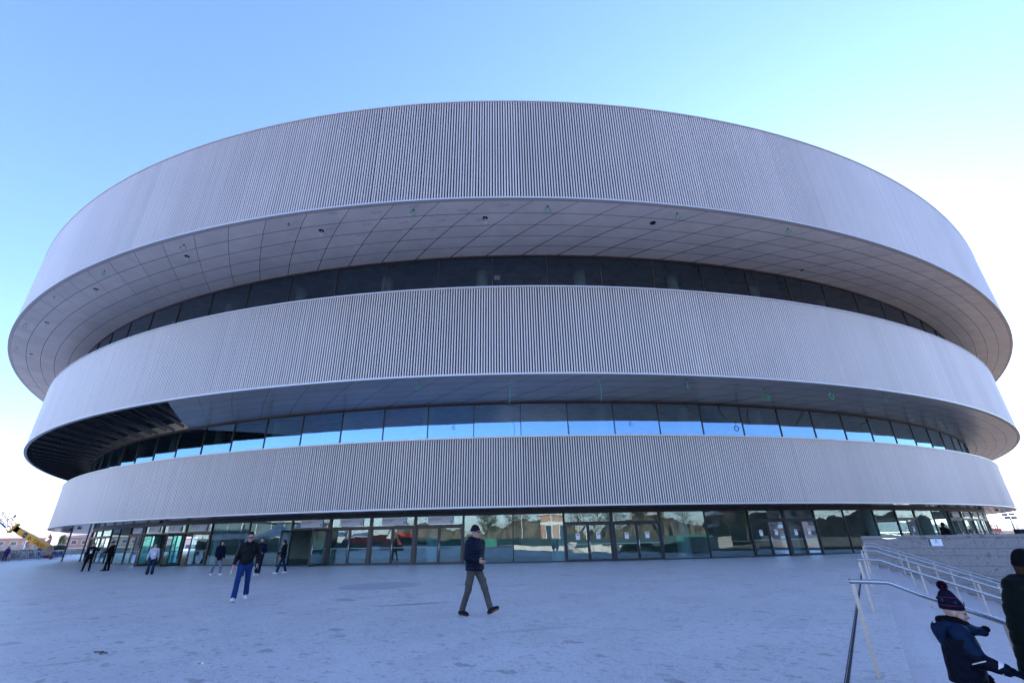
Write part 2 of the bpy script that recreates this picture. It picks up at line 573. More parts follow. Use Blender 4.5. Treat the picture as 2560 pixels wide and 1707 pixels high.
# small litter on the paving
m = MB()
for a, b in (((-6.53, 8.23), (-6.36, 8.2)), ((-6.36, 8.2), (-6.24, 8.12)), ((-6.38, 8.2), (-6.30, 8.06))):
    m.tube([(*a, .012), (*b, .02)], .009, 6)
mat('twig_brown', (0.12, 0.06, 0.04), 0.8)
tag(m.build('twig', 'twig_brown'), 'small forked brown twig lying on the paving at lower left', 'twig')
m = MB(); m.tube([(-4.38, 7.38, .008), (-4.34, 7.385, .008)], .008, 8); m.tube([(-4.34, 7.385, .008), (-4.31, 7.388, .008)], .0082, 8, 1)
mat('filter_orange', (0.6, 0.2, 0.04), 0.7)
tag(m.build('cigarette_butt', ['filter_orange', 'paper']), 'tiny orange cigarette butt on the paving at lower left', 'cigarette butt')
# ---------------------------------------------------------------- arena
def metal_mat(name, col, rough, metal, aniso_noise=0.06):
    m, t, out = nodes(name)
    p = N(t, 'ShaderNodeBsdfPrincipled', Roughness=rough, Metallic=metal)
    geo = N(t, 'ShaderNodeNewGeometry')
    n = N(t, 'ShaderNodeTexNoise', Scale=0.25, Detail=4.0)
    t.links.new(geo.outputs['Position'], n.inputs['Vector'])
    lo = tuple(c * (1 - aniso_noise) for c in col)
    hi = tuple(min(1, c * (1 + aniso_noise)) for c in col)
    c = ramp(t, n.outputs[0], [(0.3, lo), (0.7, hi)])
    if name == 'aluminium_tube':
        pv = N(t, 'ShaderNodeVertexColor')
        pv.layer_name = 'panel'
        c = mixc(t, 1.0, c, pv.outputs[0], 'MULTIPLY')
    t.links.new(c, p.inputs['Base Color'])
    t.links.new(math_n(t, 'ADD', rough - 0.05, math_n(t, 'MULTIPLY', n.outputs[0], 0.1)), p.inputs['Roughness'])
    t.links.new(p.outputs[0], out.inputs[0])
    return m


metal_mat('aluminium_tube', (0.65, 0.555, 0.51), 0.45, 0.35, 0.03)
metal_mat('aluminium_trim', (0.55, 0.50, 0.48), 0.4, 0.4, 0.03)
metal_mat('tube_backing', (0.04, 0.036, 0.036), 0.6, 0.2)


def soffit_mat(name, col, rough, metal, mott=0.10):
    m, t, out = nodes(name)
    p = N(t, 'ShaderNodeBsdfPrincipled', Roughness=rough, Metallic=metal)
    p.inputs['Specular IOR Level'].default_value = 0.6
    geo = N(t, 'ShaderNodeNewGeometry')
    n = N(t, 'ShaderNodeTexNoise', Scale=0.7, Detail=6.0, Roughness=0.65)
    t.links.new(geo.outputs['Position'], n.inputs['Vector'])
    rnd = N(t, 'ShaderNodeTexNoise', Scale=9.0, Detail=3.0)
    t.links.new(geo.outputs['Position'], rnd.inputs['Vector'])
    b = np.array(col)
    c = ramp(t, n.outputs[0], [(0.3, tuple(b * (1 - mott))), (0.72, tuple(b * (1 + mott)))])
    pv = N(t, 'ShaderNodeVertexColor')
    pv.layer_name = 'panel'
    c = mixc(t, 1.0, c, pv.outputs[0], 'MULTIPLY')
    t.links.new(c, p.inputs['Base Color'])
    t.links.new(math_n(t, 'ADD', rough - 0.05, math_n(t, 'MULTIPLY', rnd.outputs[0], 0.12)), p.inputs['Roughness'])
    bm_ = N(t, 'ShaderNodeBump', Strength=1.0, Distance=0.012)
    n2 = N(t, 'ShaderNodeTexNoise', Scale=0.5, Detail=2.0)
    t.links.new(geo.outputs['Position'], n2.inputs['Vector'])
    t.links.new(n2.outputs[0], bm_.inputs['Height'])
    t.links.new(bm_.outputs[0], p.inputs['Normal'])
    t.links.new(p.outputs[0], out.inputs[0])
    return m


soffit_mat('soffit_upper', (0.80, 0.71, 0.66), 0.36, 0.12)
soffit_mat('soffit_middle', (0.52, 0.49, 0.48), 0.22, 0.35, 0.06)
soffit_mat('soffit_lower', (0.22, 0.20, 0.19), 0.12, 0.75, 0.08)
mat('void_black', (0.010, 0.010, 0.012), 0.9)
mat('joist_steel', (0.03, 0.03, 0.034), 0.6, 0.1)
mat('frame_bronze', (0.05, 0.036, 0.03), 0.45, 0.3, 0.1, 8)
mat('frame_dark', (0.014, 0.015, 0.02), 0.4, 0.3, 0.1, 8)
mat('interior_wall', (0.26, 0.28, 0.28), 0.85, 0, 0.4, 0.3)
mat('interior_floor', (0.20, 0.25, 0.25), 0.3, 0, 0.2, 0.5)
mat('interior_ceiling', (0.34, 0.36, 0.37), 0.8, 0, 0.25, 1.5)
mat('column_concrete', (0.46, 0.47, 0.48), 0.6, 0, 0.06, 3)
mat('roof_membrane', (0.35, 0.35, 0.35), 0.9)
glass('glass_ground', (0.50, 0.76, 0.73), 0.15, 0.003, 0.6, (0.66, 0.86, 0.90))
glass('glass_middle', (0.40, 0.55, 0.54), 0.34, 0.002, 0.4, (0.45, 0.72, 1.0))
glass('glass_upper', (0.40, 0.52, 0.54), 0.10, 0.002, 0.4, (0.5, 0.6, 0.75))
mat('strip_pale', (0.34, 0.44, 0.42), 0.6)
mat('sign_face', (0.74, 0.70, 0.76), 0.5, 0, 0.03)

TH = R(-12)
RING = {1: (73.16, 77.34, 2.92, 106.5, 3.2, 7.57), 2: (78.01, 92.5, 4.97, 116.58, 10.13, 16.02), 3: (78.17, 94.35, 4.5, 113.84, 19.05, 26.84)}
GLZ = {1: (70.55, 75.39, 3.97, 107.78), 2: (74.3, 86.6, 5.2, 116.6), 3: (70.3, 77.5, 2.55, 103.0)}


def ell(e, deg, inset=0.0):
    """Point and outward normal on a plan ellipse (angle parameter in degrees)."""
    t_ = np.radians(deg)
    a, b, cx, cy = e[:4]
    c, s = np.cos(t_), np.sin(t_)
    nx, ny = c / a, s / b
    l = np.hypot(nx, ny)
    nx, ny = nx / l, ny / l
    x, y = a * c - inset * nx, b * s - inset * ny
    ct, st_ = math.cos(TH), math.sin(TH)
    return cx + x * ct - y * st_, cy + x * st_ + y * ct, nx * ct - ny * st_, nx * st_ + ny * ct


def arc_degs(e, pitch, d0=0.0, d1=360.0, close=True):
    dd = np.linspace(d0, d1, 40001)
    x, y, _, _ = ell(e, dd)
    s = np.r_[0, np.cumsum(np.hypot(np.diff(x), np.diff(y)))]
    n = max(3, int(round(s[-1] / pitch)))
    g = np.interp(np.linspace(0, s[-1], n + 1), s, dd)
    return g[:-1] if close else g


arena = thing('arena', 'huge oval arena of three stacked overhanging rings clad in vertical aluminium tubes', 'arena')


def np_mesh(name, V, F, mats, parent, mi=None, smooth=False):
    me = bpy.data.meshes.new(name)
    V = np.asarray(V, np.float32)
    F = np.asarray(F, np.int32)
    me.vertices.add(len(V))
    me.vertices.foreach_set('co', V.ravel())
    me.loops.add(F.size)
    me.loops.foreach_set('vertex_index', F.ravel())
    me.polygons.add(len(F))
    me.polygons.foreach_set('loop_start', np.arange(0, F.size, F.shape[1], dtype=np.int32))
    me.polygons.foreach_set('loop_total', np.full(len(F), F.shape[1], np.int32))
    for m_ in (mats if isinstance(mats, (list, tuple)) else [mats]):
        me.materials.append(MATS[m_])
    if mi is not None:
        me.polygons.foreach_set('material_index', np.asarray(mi, np.int32))
    if smooth:
        me.polygons.foreach_set('use_smooth', np.ones(len(F), bool))
    me.update(calc_edges=True)
    me.validate()
    o = bpy.data.objects.new(name, me)
    COL.objects.link(o)
    if parent:
        o.parent = parent
    return o


def band(m_, e, degs, prof, mi=0, closed=True):
    """Sweep a profile [(inset, z), ...] along the ellipse."""
    P = []
    for ins, z in prof:
        x, y, _, _ = ell(e, np.asarray(degs), ins)
        P.append(np.c_[x, y, np.full(len(x), z)])
    n = len(degs)
    k = len(prof)
    V = np.concatenate(P)
    F = []
    for j in range(k - 1):
        for i in range(n if closed else n - 1):
            i2 = (i + 1) % n
            F.append((j * n + i, j * n + i2, (j + 1) * n + i2, (j + 1) * n + i))
    m_.add(V, F, mi)


for k, (a, b, cx, cy, z0, z1) in RING.items():
    e = (a, b, cx, cy)
    dg = arc_degs(e, 0.16)
    n = len(dg)
    rj = np.random.RandomState(k)
    x, y, nx, ny = ell(e, dg)
    tx, ty = -ny, nx
    hw = 0.044
    # half-round tube profile: (along, inward)
    ang = np.radians([0, 30, 62, 90, 118, 150, 180])
    prof = [(-hw, 0.10)] + [(-hw * math.cos(q), hw * (1 - math.sin(q)) + 0.0) for q in ang] + [(hw, 0.10)]
    jig = rj.normal(0, 0.0025, n)
    jig[::18] += 0.006      # joint between cladding panels
    V = []
    for z in (z0 + 0.09, z1 - 0.09):
        for al, inn in prof:
            ii = inn + 0.012 + jig * 0.6
            aa = al + jig
            V.append(np.c_[x + tx * aa - nx * ii, y + ty * aa - ny * ii, np.full(n, z)])
    V = np.concatenate(V)
    L = len(prof)
    F = []
    idx = np.arange(n)
    for j in range(L - 1):
        F.append(np.c_[j * n + idx, (j + 1) * n + idx, (L + j + 1) * n + idx, (L + j) * n + idx])
    o = np_mesh('cladding_tubes', V, np.concatenate(F), 'aluminium_tube', arena, smooth=True)
    pan = idx // 18
    tone = (1 + rj.normal(0, .02, pan.max() + 1))[pan] * (1 + rj.normal(0, .02, n))
    tone = np.repeat(np.tile(tone.astype(np.float32), L - 1), 4)
    ca = o.data.color_attributes.new('panel', 'FLOAT_COLOR', 'CORNER')
    ca.data.foreach_set('color', np.c_[tone, tone, tone, np.ones_like(tone)].ravel())
    o['label'] = ('lowest', 'middle', 'uppermost')[k - 1] + ' ring of close-set vertical aluminium tubes'
    dg2 = arc_degs(e, 0.8)
    m = MB()
    band(m, e, dg2, [(0.17, z0 + 0.05), (0.17, z1 - 0.05)])
    m.build('cladding_backing', 'tube_backing', arena)
    m = MB()      # edge rails at foot and head
    for zc, h in ((z0 + 0.055, 0.11), (z1 - 0.05, 0.10)):
        band(m, e, dg2, [(0.2, zc - h / 2), (-0.012, zc - h / 2), (-0.022, zc - h / 2 + 0.01), (-0.022, zc + h / 2 - 0.01), (-0.012, zc + h / 2), (0.2, zc + h / 2)])
    m.build('edge_trim', 'aluminium_trim', arena)
    m = MB()
    zr = z1 - 0.13
    band(m, e, dg2, [(0.18, zr), (30.0, zr + (0.0 if k < 3 else 1.2))])
    m.build('roof', 'roof_membrane', arena)

# soffits: skewed panel grids with open joints over a dark void
UNF = None


def soffit(k, rows, pitch, matn, name, unfinished=None, gap=0.018):
    e, g, z = RING[k][:4], GLZ[k], RING[k][4]
    dg = arc_degs(e, pitch)
    n = len(dg)
    rr = random.Random(40 + k)
    dd = (dg[1] - dg[0])
    V, F, colr = [], [], []
    depth_ref = 5.0
    pit_deg = np.diff(np.r_[dg, dg[0] + 360])

    def pt(d, u, ins=0.0):
        ox, oy, _, _ = ell(e, d, 0.2)
        ix, iy, _, _ = ell(g, d, 0.04)
        return ox + (ix - ox) * u, oy + (iy - oy) * u
    for i in range(n):
        d0, d1 = dg[i], dg[i] + pit_deg[i]
        ox, oy, _, _ = ell(e, d0)
        ix, iy, _, _ = ell(g, d0)
        dep = math.hypot(ox - ix, oy - iy)
        skew = -1.05 * dep / pitch * pit_deg[i]
        for j in range(rows):
            u0, u1 = j / rows, (j + 1) / rows
            gu = gap / max(dep, 0.5)
            gd = gap / pitch * pit_deg[i]
            tl = rr.uniform(-0.003, 0.003)
            dc = ((d0 + d1) / 2) % 360
            if unfinished and unfinished[0] < dc < unfinished[1]:
                continue
            tone = rr.uniform(0.95, 1.04)
            S = 3
            row0 = []
            for q in range(S + 1):
                dq = d0 + gd + (d1 - d0 - 2 * gd) * q / S
                xa, ya = pt(dq + skew * u0, u0 + gu)
                xb, yb = pt(dq + skew * u1, u1 - gu)
                V += [(xa, ya, z + tl), (xb, yb, z + tl + rr.uniform(-.001, .001))]
                row0.append(len(V) - 2)
            for q in range(S):
                a_ = row0[q]
                F.append((a_, a_ + 1, a_ + 3, a_ + 2))
                colr.append(tone)
    o = np_mesh(name, V, F, matn, arena)
    ca = o.data.color_attributes.new('panel', 'FLOAT_COLOR', 'CORNER')
    arr = np.repeat(np.array(colr, np.float32), 4)
    ca.data.foreach_set('color', np.c_[arr, arr, arr, np.ones_like(arr)].ravel())
    m = MB()
    d2 = arc_degs(e, 1.2)
    zv = z + 0.05
    P, Q = [], []
    sk_deg = 3.9 if unfinished else 0.0
    for d in d2:
        ox, oy, _, _ = ell(e, d, 0.2)
        ix, iy, _, _ = ell(g, d - sk_deg, 0.2)
        P.append((ox, oy, zv)); Q.append((ix, iy, zv))
    nn = len(d2)
    keep = [i for i in range(nn) if not (unfinished and unfinished[0] - 2 < d2[i] < unfinished[1] - 0.8)]
    m.add(P + Q, [(i, (i + 1) % nn, nn + (i + 1) % nn, nn + i) for i in keep])
    m.build('soffit_deck', 'void_black', arena)
    return o


def nearest_deg(e, px, py):
    d = np.linspace(180, 360, 18001)
    x, y, _, _ = ell(e, d)
    return float(d[np.argmin(np.hypot(x - px, y - py))])


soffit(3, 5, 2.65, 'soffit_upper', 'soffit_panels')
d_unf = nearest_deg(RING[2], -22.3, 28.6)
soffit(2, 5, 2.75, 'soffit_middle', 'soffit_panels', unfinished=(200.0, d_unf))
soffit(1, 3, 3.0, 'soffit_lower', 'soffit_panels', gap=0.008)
# unfinished stretch of the middle soffit: bare deck with steel joists
e, g, z = RING[2][:4], GLZ[2], RING[2][4]
m = MB()
dq = np.linspace(198, d_unf + 6, 90)
P, Q = [], []
for d in dq:
    ox, oy, _, _ = ell(e, d, 0.2)
    ix, iy, _, _ = ell(g, d, 0.0)
    P.append((ox, oy, z + 0.75)); Q.append((ix, iy, z + 0.75))
nn = len(dq)
m.add(P + Q, [(i, i + 1, nn + i + 1, nn + i) for i in range(nn - 1)])
band(m, e, dq, [(0.19, z + 0.02), (0.19, z + 0.75)], closed=False)
m.build('bare_deck', 'void_black', arena)
m = MB()
sk = -1.05 * 5.4 / 2.75
for i, d in enumerate(np.arange(199.0, d_unf + 8.5, 0.95)):
    pd = 2.75 / 80 * 57.3
    d2 = d - 5.4 / 80 * 57.3 * 0.9
    ox, oy, _, _ = ell(e, d, 0.22)
    ix, iy, _, _ = ell(g, d2, 0.0)
    zz = z + (0.12 if i % 2 else 0.3)
    if d2 < d_unf - 4.2:
        m.bar((ox, oy, zz), (ix, iy, zz), 0.09, 0.22)
for ins in (0.5, 2.2, 4.0):
    pp = [ell(e, d, ins)[:2] for d in np.arange(199, d_unf - 3, 1.0)]
    for a_, b_ in zip(pp, pp[1:]):
        m.bar((*a_, z + 0.45), (*b_, z + 0.45), 0.06, 0.1)
m.build('joists', 'joist_steel', arena)

# ---- inner structure
CORE = {1: 11.0, 2: 10.0, 3: 9.0}
for k in (1, 2, 3):
    g = GLZ[k]
    zt = RING[k][4]
    zb = {1: 0.0, 2: RING[1][5] - 0.1, 3: RING[2][5] - 0.1}[k]
    dg = arc_degs(g, 1.5)
    m = MB(); band(m, g, dg, [(CORE[k], zb), (CORE[k], zt + 0.05)]); m.build('inner_wall', 'interior_wall', arena)
    m = MB(); band(m, g, dg, [(-0.02 if k > 1 else 0.05, zb + 0.012), (CORE[k], zb + 0.012)]); m.build('inner_floor', 'interior_floor', arena)
    m = MB(); band(m, g, dg, [(0.02, zt + 0.03), (CORE[k], zt + 0.03)]); m.build('inner_ceiling', 'interior_ceiling', arena)
    # slabs and spandrels that close the storey above the glass head
    m = MB(); band(m, g, dg, [(0.06, zt - (0.14 if k > 1 else 0.24)), (-0.03, zt - (0.14 if k > 1 else 0.24)), (-0.03, zt + 0.03)]); m.build('head_frame', 'frame_bronze' if k > 1 else 'frame_dark', arena)

# ground-level columns and mid-level columns
def column(k, d, ins, r, zb, zt):
    x, y, _, _ = ell(GLZ[k], d, ins)
    MB().lathe((x, y, 0), [(r, zb), (r, zt)], 28).build('column', 'column_concrete', arena, True)


for d in (251.0, 258.7, 266.95, 274.6, 282.0, 289.5, 297.0, 304.5, 312, 319):
    column(1, d, 2.0, 0.48, 0.0, 3.2)
for i in range(16):
    column(2, 240.6 + i * 4.92, 1.6, 0.42, 7.5, 10.14)
for i in range(11):
    column(3, 244.0 + i * 5.9, 2.2, 0.42, 15.9, 19.06)


# ---- windows
def pane(g, d0, d1, z0, z1, gl, fr, rnd, mull=0.055, label=None):
    xa, ya, _, _ = ell(g, d0)
    xb, yb, _, _ = ell(g, d1)
    A, B = Vector((xa, ya, 0)), Vector((xb, yb, 0))
    t_ = (B - A).normalized()
    nv = Vector((t_.y, -t_.x, 0))
    j = lambda s=0.006: nv * rnd.uniform(-s, s)
    a, b = A + t_ * mull / 2 + j(), B - t_ * mull / 2 + j()
    w_ = MB().quad(a + Vector((0, 0, z0)), b + Vector((0, 0, z0)), b + j(0.004) + Vector((0, 0, z1)), a + j(0.004) + Vector((0, 0, z1))).build('window', gl, arena)
    m_ = MB()
    m_.bar((A.x, A.y, z0), (A.x, A.y, z1), mull, 0.11, (nv.x, nv.y, 0))
    m_.bar((*(A + nv * 0.01).xy, z0 + 0.03), (*(B + nv * 0.01).xy, z0 + 0.03), 0.1, 0.07)
    m_.build('frame', fr, w_)
    return w_


rg = random.Random(11)
for i in range(-15, 22):
    d0 = 272.92 + 2.46 * i
    if d0 > 326:
        break
    pane(GLZ[2], d0, d0 + 2.46, 7.45, 10.0, 'glass_middle', 'frame_bronze', rg)
for i in range(-13, 19):
    d0 = 274.23 + 2.95 * i
    if d0 > 328:
        break
    pane(GLZ[3], d0, d0 + 2.95, 15.85, 18.92, 'glass_upper', 'frame_bronze', rg)

# ---- ground floor: glass bays and glazed doors
DOOR_H, HEAD = 2.28, 2.93


def door(d0, d1, fr, rnd, swing=(0, 0), handles=(False, True)):
    """Double glazed door bay with a transom light; swing = opening angle of each leaf in degrees."""
    g = GLZ[1]
    xa, ya, _, _ = ell(g, d0)
    xb, yb, _, _ = ell(g, d1)
    A, B = Vector((xa, ya, 0)), Vector((xb, yb, 0))
    L = (B - A).length
    t_ = (B - A).normalized()
    nv = Vector((t_.y, -t_.x, 0))
    root = MB()
    up = Vector((0, 0, 1))

    def at(s, z, o=0.0):
        return A + t_ * s + nv * o + up * z
    for s in (0.05, L - 0.05):
        root.bar(at(s, 0), at(s, HEAD + 0.02), 0.1, 0.14, (nv.x, nv.y, 0))
    root.bar(at(0.1, DOOR_H + 0.06), at(L - 0.1, DOOR_H + 0.06), 0.13, 0.13)
    dr = root.build('door', fr, arena)
    MB().quad(at(0.1, DOOR_H + 0.125), at(L - 0.1, DOOR_H + 0.125), at(L - 0.1, HEAD), at(0.1, HEAD)).build('transom_light', 'glass_ground', dr)
    lw = (L - 0.2) / 2
    for side in (0, 1):
        hinge = at(0.1 if side == 0 else L - 0.1, 0)
        dir_ = t_ if side == 0 else -t_
        an = R(swing[side]) * (-1 if side == 0 else 1)
        dv = Vector((dir_.x * math.cos(an) - dir_.y * math.sin(an), dir_.x * math.sin(an) + dir_.y * math.cos(an), 0))
        pn = Vector((dv.y, -dv.x, 0)) * (1 if side == 0 else -1)
        q = lambda s, z, o=0.0: hinge + dv * s + pn * o + up * z
        m_ = MB()
        for s in (0.05, lw - 0.05):
            m_.bar(q(s, 0.015), q(s, DOOR_H - 0.01), 0.085, 0.06, (pn.x, pn.y, 0), 0)
        m_.bar(q(0.09, 0.075), q(lw - 0.09, 0.075), 0.06, 0.12, mi=0)
        m_.bar(q(0.09, DOOR_H - 0.055), q(lw - 0.09, DOOR_H - 0.055), 0.06, 0.09, mi=0)
        jj = rnd.uniform(-.006, .006)
        m_.quad(q(0.09, 0.13, jj), q(lw - 0.09, 0.13, -jj), q(lw - 0.09, DOOR_H - 0.1, rnd.uniform(-.006, .006)), q(0.09, DOOR_H - 0.1, rnd.uniform(-.006, .006)), 1)
        m_.build('leaf', [fr, 'glass_ground'], dr)
        m2 = MB()      # push bar inside and three hinges
        m2.bar(q(0.09, 1.04, 0.012), q(lw - 0.09, 1.04, 0.012), 0.012, 0.035)
        m2.build('glass_strip', 'strip_pale', dr)
        if handles[side]:
            m3 = MB()
            m3.tube([q(lw - 0.045, 1.28, 0.03), q(lw - 0.045, 1.28, 0.085), q(lw - 0.045, 1.25, 0.1), q(lw - 0.045, 0.12, 0.1), q(lw - 0.045, 0.1, 0.03)], 0.017, 8)
            m3.build('handle', 'steel', dr, True)
    return A, B, t_, nv


papers, signs = [], []
rd = random.Random(3)
BAYS = [(229.5, 232.2, 'D', None), (232.2, 234.9, 'D', None), (234.9, 237.6, 'D', None), (237.6, 240.3, 'D', None), (240.3, 243.1, 'D', None), (243.1, 246.07, 'D', None),
        (246.07, 248.0, 'P', None), (248.0, 249.97, 'P', None),
        (249.97, 252.34, 'DS', (0, 0)), (252.34, 254.78, 'DS', (0, 88)), (254.78, 257.4, 'DS', (82, 0)), (257.4, 259.97, 'DS', (86, 20)),
        (259.97, 263.16, 'P', None), (263.16, 266.26, 'P', None),
        (266.26, 268.88, 'DS', (78, 84)), (268.88, 271.42, 'DS', (0, 0)), (271.42, 274.02, 'DS', (0, 0)), (274.02, 276.75, 'DS', (0, 0)),
        (276.75, 279.43, 'P', None), (279.43, 282.16, 'P', None),
        (282.16, 284.79, 'DN', None), (284.79, 287.5, 'DN', None), (287.5, 290.13, 'P', None), (290.13, 292.78, 'P', None),
        (292.78, 295.17, 'DN', None), (295.17, 297.4, 'DN', None), (297.4, 299.7, 'P', None), (299.7, 302.34, 'P', None), (302.34, 304.54, 'P', None),
        (304.54, 306.73, 'DN', None), (306.73, 309.11, 'P', None), (309.11, 311.65, 'P', None)]
d = 311.65
while d < 332:
    BAYS.append((d, d + 2.55, 'DW', None))
    d += 2.55
for d0, d1, kind, sw in BAYS:
    if kind == 'P':
        pane(GLZ[1], d0, d1, 0.0, HEAD, 'glass_ground', 'frame_dark', rd, 0.07)
    else:
        fr = 'frame_bronze' if kind in ('D', 'DS', 'DW') else 'frame_dark'
        A, B, t_, nv = door(d0, d1, fr, rd, sw or (0, 0))
        L = (B - A).length
        if kind in ('DS', 'DW'):
            signs.append((kind, A, t_, nv, L))
        if kind == 'DN':
            papers.append((A, t_, nv, L))

# ---- signs over the doors
sg_lab = ['pale entrance sign over the leftmost signed door of the left group', 'pale entrance sign over the second door of the left group',
          'pale entrance sign over the third door of the left group', 'pale entrance sign over the dark doorway just left of two plain glass bays',
          'pale entrance sign over the open doorway showing a round grey column', 'pale entrance sign over the first closed bronze door right of the column',
          'pale entrance sign over the middle of the three closed bronze doors', 'pale entrance sign over the closed bronze door nearest the man in the beanie']
ns = 0
for kind, A, t_, nv, L in signs:
    c = A + t_ * (L * 0.52) + nv * 0.05 + Vector((0, 0, (DOOR_H + 0.11 + HEAD) / 2 + 0.02))
    M = frame_M(c, t_, nv)
    W_, H_ = (1.78, 0.46)
    m = MB().box((0, 0, 0), (W_, H_, 0.03), 0, 0, M)
    if kind == 'DS':
        s_ = m.build('entrance_sign', 'sign_face')
        tag(s_, sg_lab[ns], 'sign', 'entrance signs over the doors'); ns += 1
        text_mesh('Ingresso spettatori', 0.115, 'lettering', 'ink_black', s_, M @ Matrix.Translation((-W_ / 2 + 0.09, 0.11, 0.017)), align='LEFT')
        text_mesh('Spectators entrance', 0.08, 'translation', 'frame_bronze', s_, M @ Matrix.Translation((-W_ / 2 + 0.09, 0.0, 0.017)), align='LEFT')
        m = MB().box((W_ / 2 - 0.13, -0.10, 0.018), (0.11, 0.14, 0.004), 0, 0, M)
        m.add([tuple(M @ Vector(p)) for p in ((W_ / 2 - 0.165, -0.14, 0.0215), (W_ / 2 - 0.095, -0.14, 0.0215), (W_ / 2 - 0.095, -0.115, 0.0215), (W_ / 2 - 0.165, -0.115, 0.0215))], [(0, 1, 2, 3)], 1)
        m.build('emblem', ['ink_blue', 'paper'], s_)
    else:
        s_ = m.build('entrance_sign', 'sign_face')
        tag(s_, 'blank pale panel over a glazed door at the far right curve of the glass front', 'sign', 'blank panels over the far right doors')

# ---- paper notices on the blue-black doors
ordn = ['first', 'second', 'third', 'fourth', 'fifth', 'sixth', 'seventh', 'eighth', 'ninth', 'tenth']
pi = 0
for A, t_, nv, L in papers:
    for s, dz in ((L * 0.28, -0.03), (L * 0.70, 0.01)):
        c = A + t_ * s + nv * 0.03 + Vector((0, 0, 1.52 + dz + rd.uniform(-0.03, 0.03)))
        M = frame_M(c, t_, nv) @ Matrix.Rotation(rd.uniform(-0.03, 0.03), 4, 'Z')
        m = MB()
        v = [(-0.135, -0.19, 0), (0.135, -0.19, 0), (0.135, 0.19, 0), (-0.135, 0.19, 0)]
        m.add([tuple(M @ Vector(p)) for p in v] + [tuple(M @ Vector((p[0], p[1], 0.002))) for p in v], [(0, 3, 2, 1), (4, 5, 6, 7), (0, 1, 5, 4), (1, 2, 6, 5), (2, 3, 7, 6), (3, 0, 4, 7)], 0)
        n_ = m.build('paper_notice', 'paper')
        tag(n_, f'white paper notice with red heading, {ordn[pi]} from left on the blue-black glass doors', 'notice', 'paper notices on the doors')
        m = MB()
        for (x0, x1, y0, y1) in ((-0.085, 0.03, 0.06, 0.105), (-0.02, 0.095, 0.105, 0.14), (0.045, 0.09, 0.065, 0.095)):
            m.add([tuple(M @ Vector(p)) for p in ((x0, y0, .004), (x1, y0, .004), (x1, y1, .004), (x0, y1, .004))], [(0, 1, 2, 3)])
        m.build('heading', 'ink_red', n_)
        pi += 1
# ---------------------------------------------------------------- trees
mat('bark', (0.10, 0.085, 0.07), 0.9, 0, 0.3, 8, 0.5, 30)
mat('leaf_dark', (0.045, 0.065, 0.03), 0.7, 0, 0.5, 1.5)
mat('leaf_dry', (0.13, 0.10, 0.06), 0.8, 0, 0.4, 1.5)


def tree(loc, h, spread, lab, kind, group=None, seed=0, n=1400):
    rt = random.Random(seed)
    root = thing('tree', lab, 'tree', loc, rt.uniform(0, 6), group)
    m = MB()
    lean = rt.uniform(-.03, .03) * h
    th = h * (0.32 if kind != 'conifer' else 0.12)
    top = (lean, 0, h * 0.92)
    m.tube([(0, 0, -0.1), (lean * .3, 0, th * .6), (lean * .5, .05, th), (lean, 0, h * .92)], [h * .028, h * .02, h * .017, h * .004], 7)
    tips = []
    nb = 16 if kind != 'conifer' else 26
    for i in range(nb):
        a = i * 2.4 + rt.uniform(-.4, .4)
        z0 = th + (h * .88 - th) * (i + .5) / nb
        f = (1 - (z0 - th) / (h - th)) if kind == 'conifer' else math.sin(math.pi * (0.18 + 0.74 * (z0 - th) / (h - th)))
        ln = spread * max(0.15, f) * rt.uniform(.7, 1.05)
        up = ln * (0.1 if kind == 'conifer' else rt.uniform(.3, .8))
        p0 = Vector((lean * .6, 0, z0))
        p2 = p0 + Vector((math.cos(a) * ln, math.sin(a) * ln, up))
        p1 = p0.lerp(p2, .5) + Vector((0, 0, ln * .08))
        m.tube([p0, p1, p2], [h * .009, h * .006, h * .002], 5, cap=False)
        tips += [p0.lerp(p2, q) for q in (.45, .7, .9, 1.0)]
        if kind == 'bare':
            for q in range(7):
                s0 = p0.lerp(p2, rt.uniform(.35, .95))
                s1 = s0 + Vector((math.cos(a + rt.uniform(-1.2, 1.2)), math.sin(a + rt.uniform(-1.2, 1.2)), rt.uniform(.2, 1.1))) * ln * rt.uniform(.25, .5)
                m.tube([s0, s1], [h * .003, h * .001], 4, cap=False)
    m.build('trunk', 'bark', root)
    ls = h * 0.015
    V, F = [], []
    k = 0
    cnt = n * 2 if kind != 'bare' else n // 2
    for _ in range(cnt):
        c = rt.choice(tips) + Vector((rt.gauss(0, 1), rt.gauss(0, 1), rt.gauss(0, .8))) * spread * .16
        d1 = Vector((rt.gauss(0, 1), rt.gauss(0, 1), rt.gauss(0, 1))).normalized() * ls * rt.uniform(.6, 1.5)
        d2 = d1.cross(Vector((rt.gauss(0, 1), rt.gauss(0, 1), rt.gauss(0, 1)))).normalized() * ls * rt.uniform(.5, 1.0)
        V += [c - d1, c + d2 * .8, c + d1, c - d2 * .8]
        F.append((k, k + 1, k + 2, k + 3)); k += 4
    MB().add(V, F).build('crown', 'leaf_dry' if kind == 'bare' else 'leaf_dark', root)
    return root


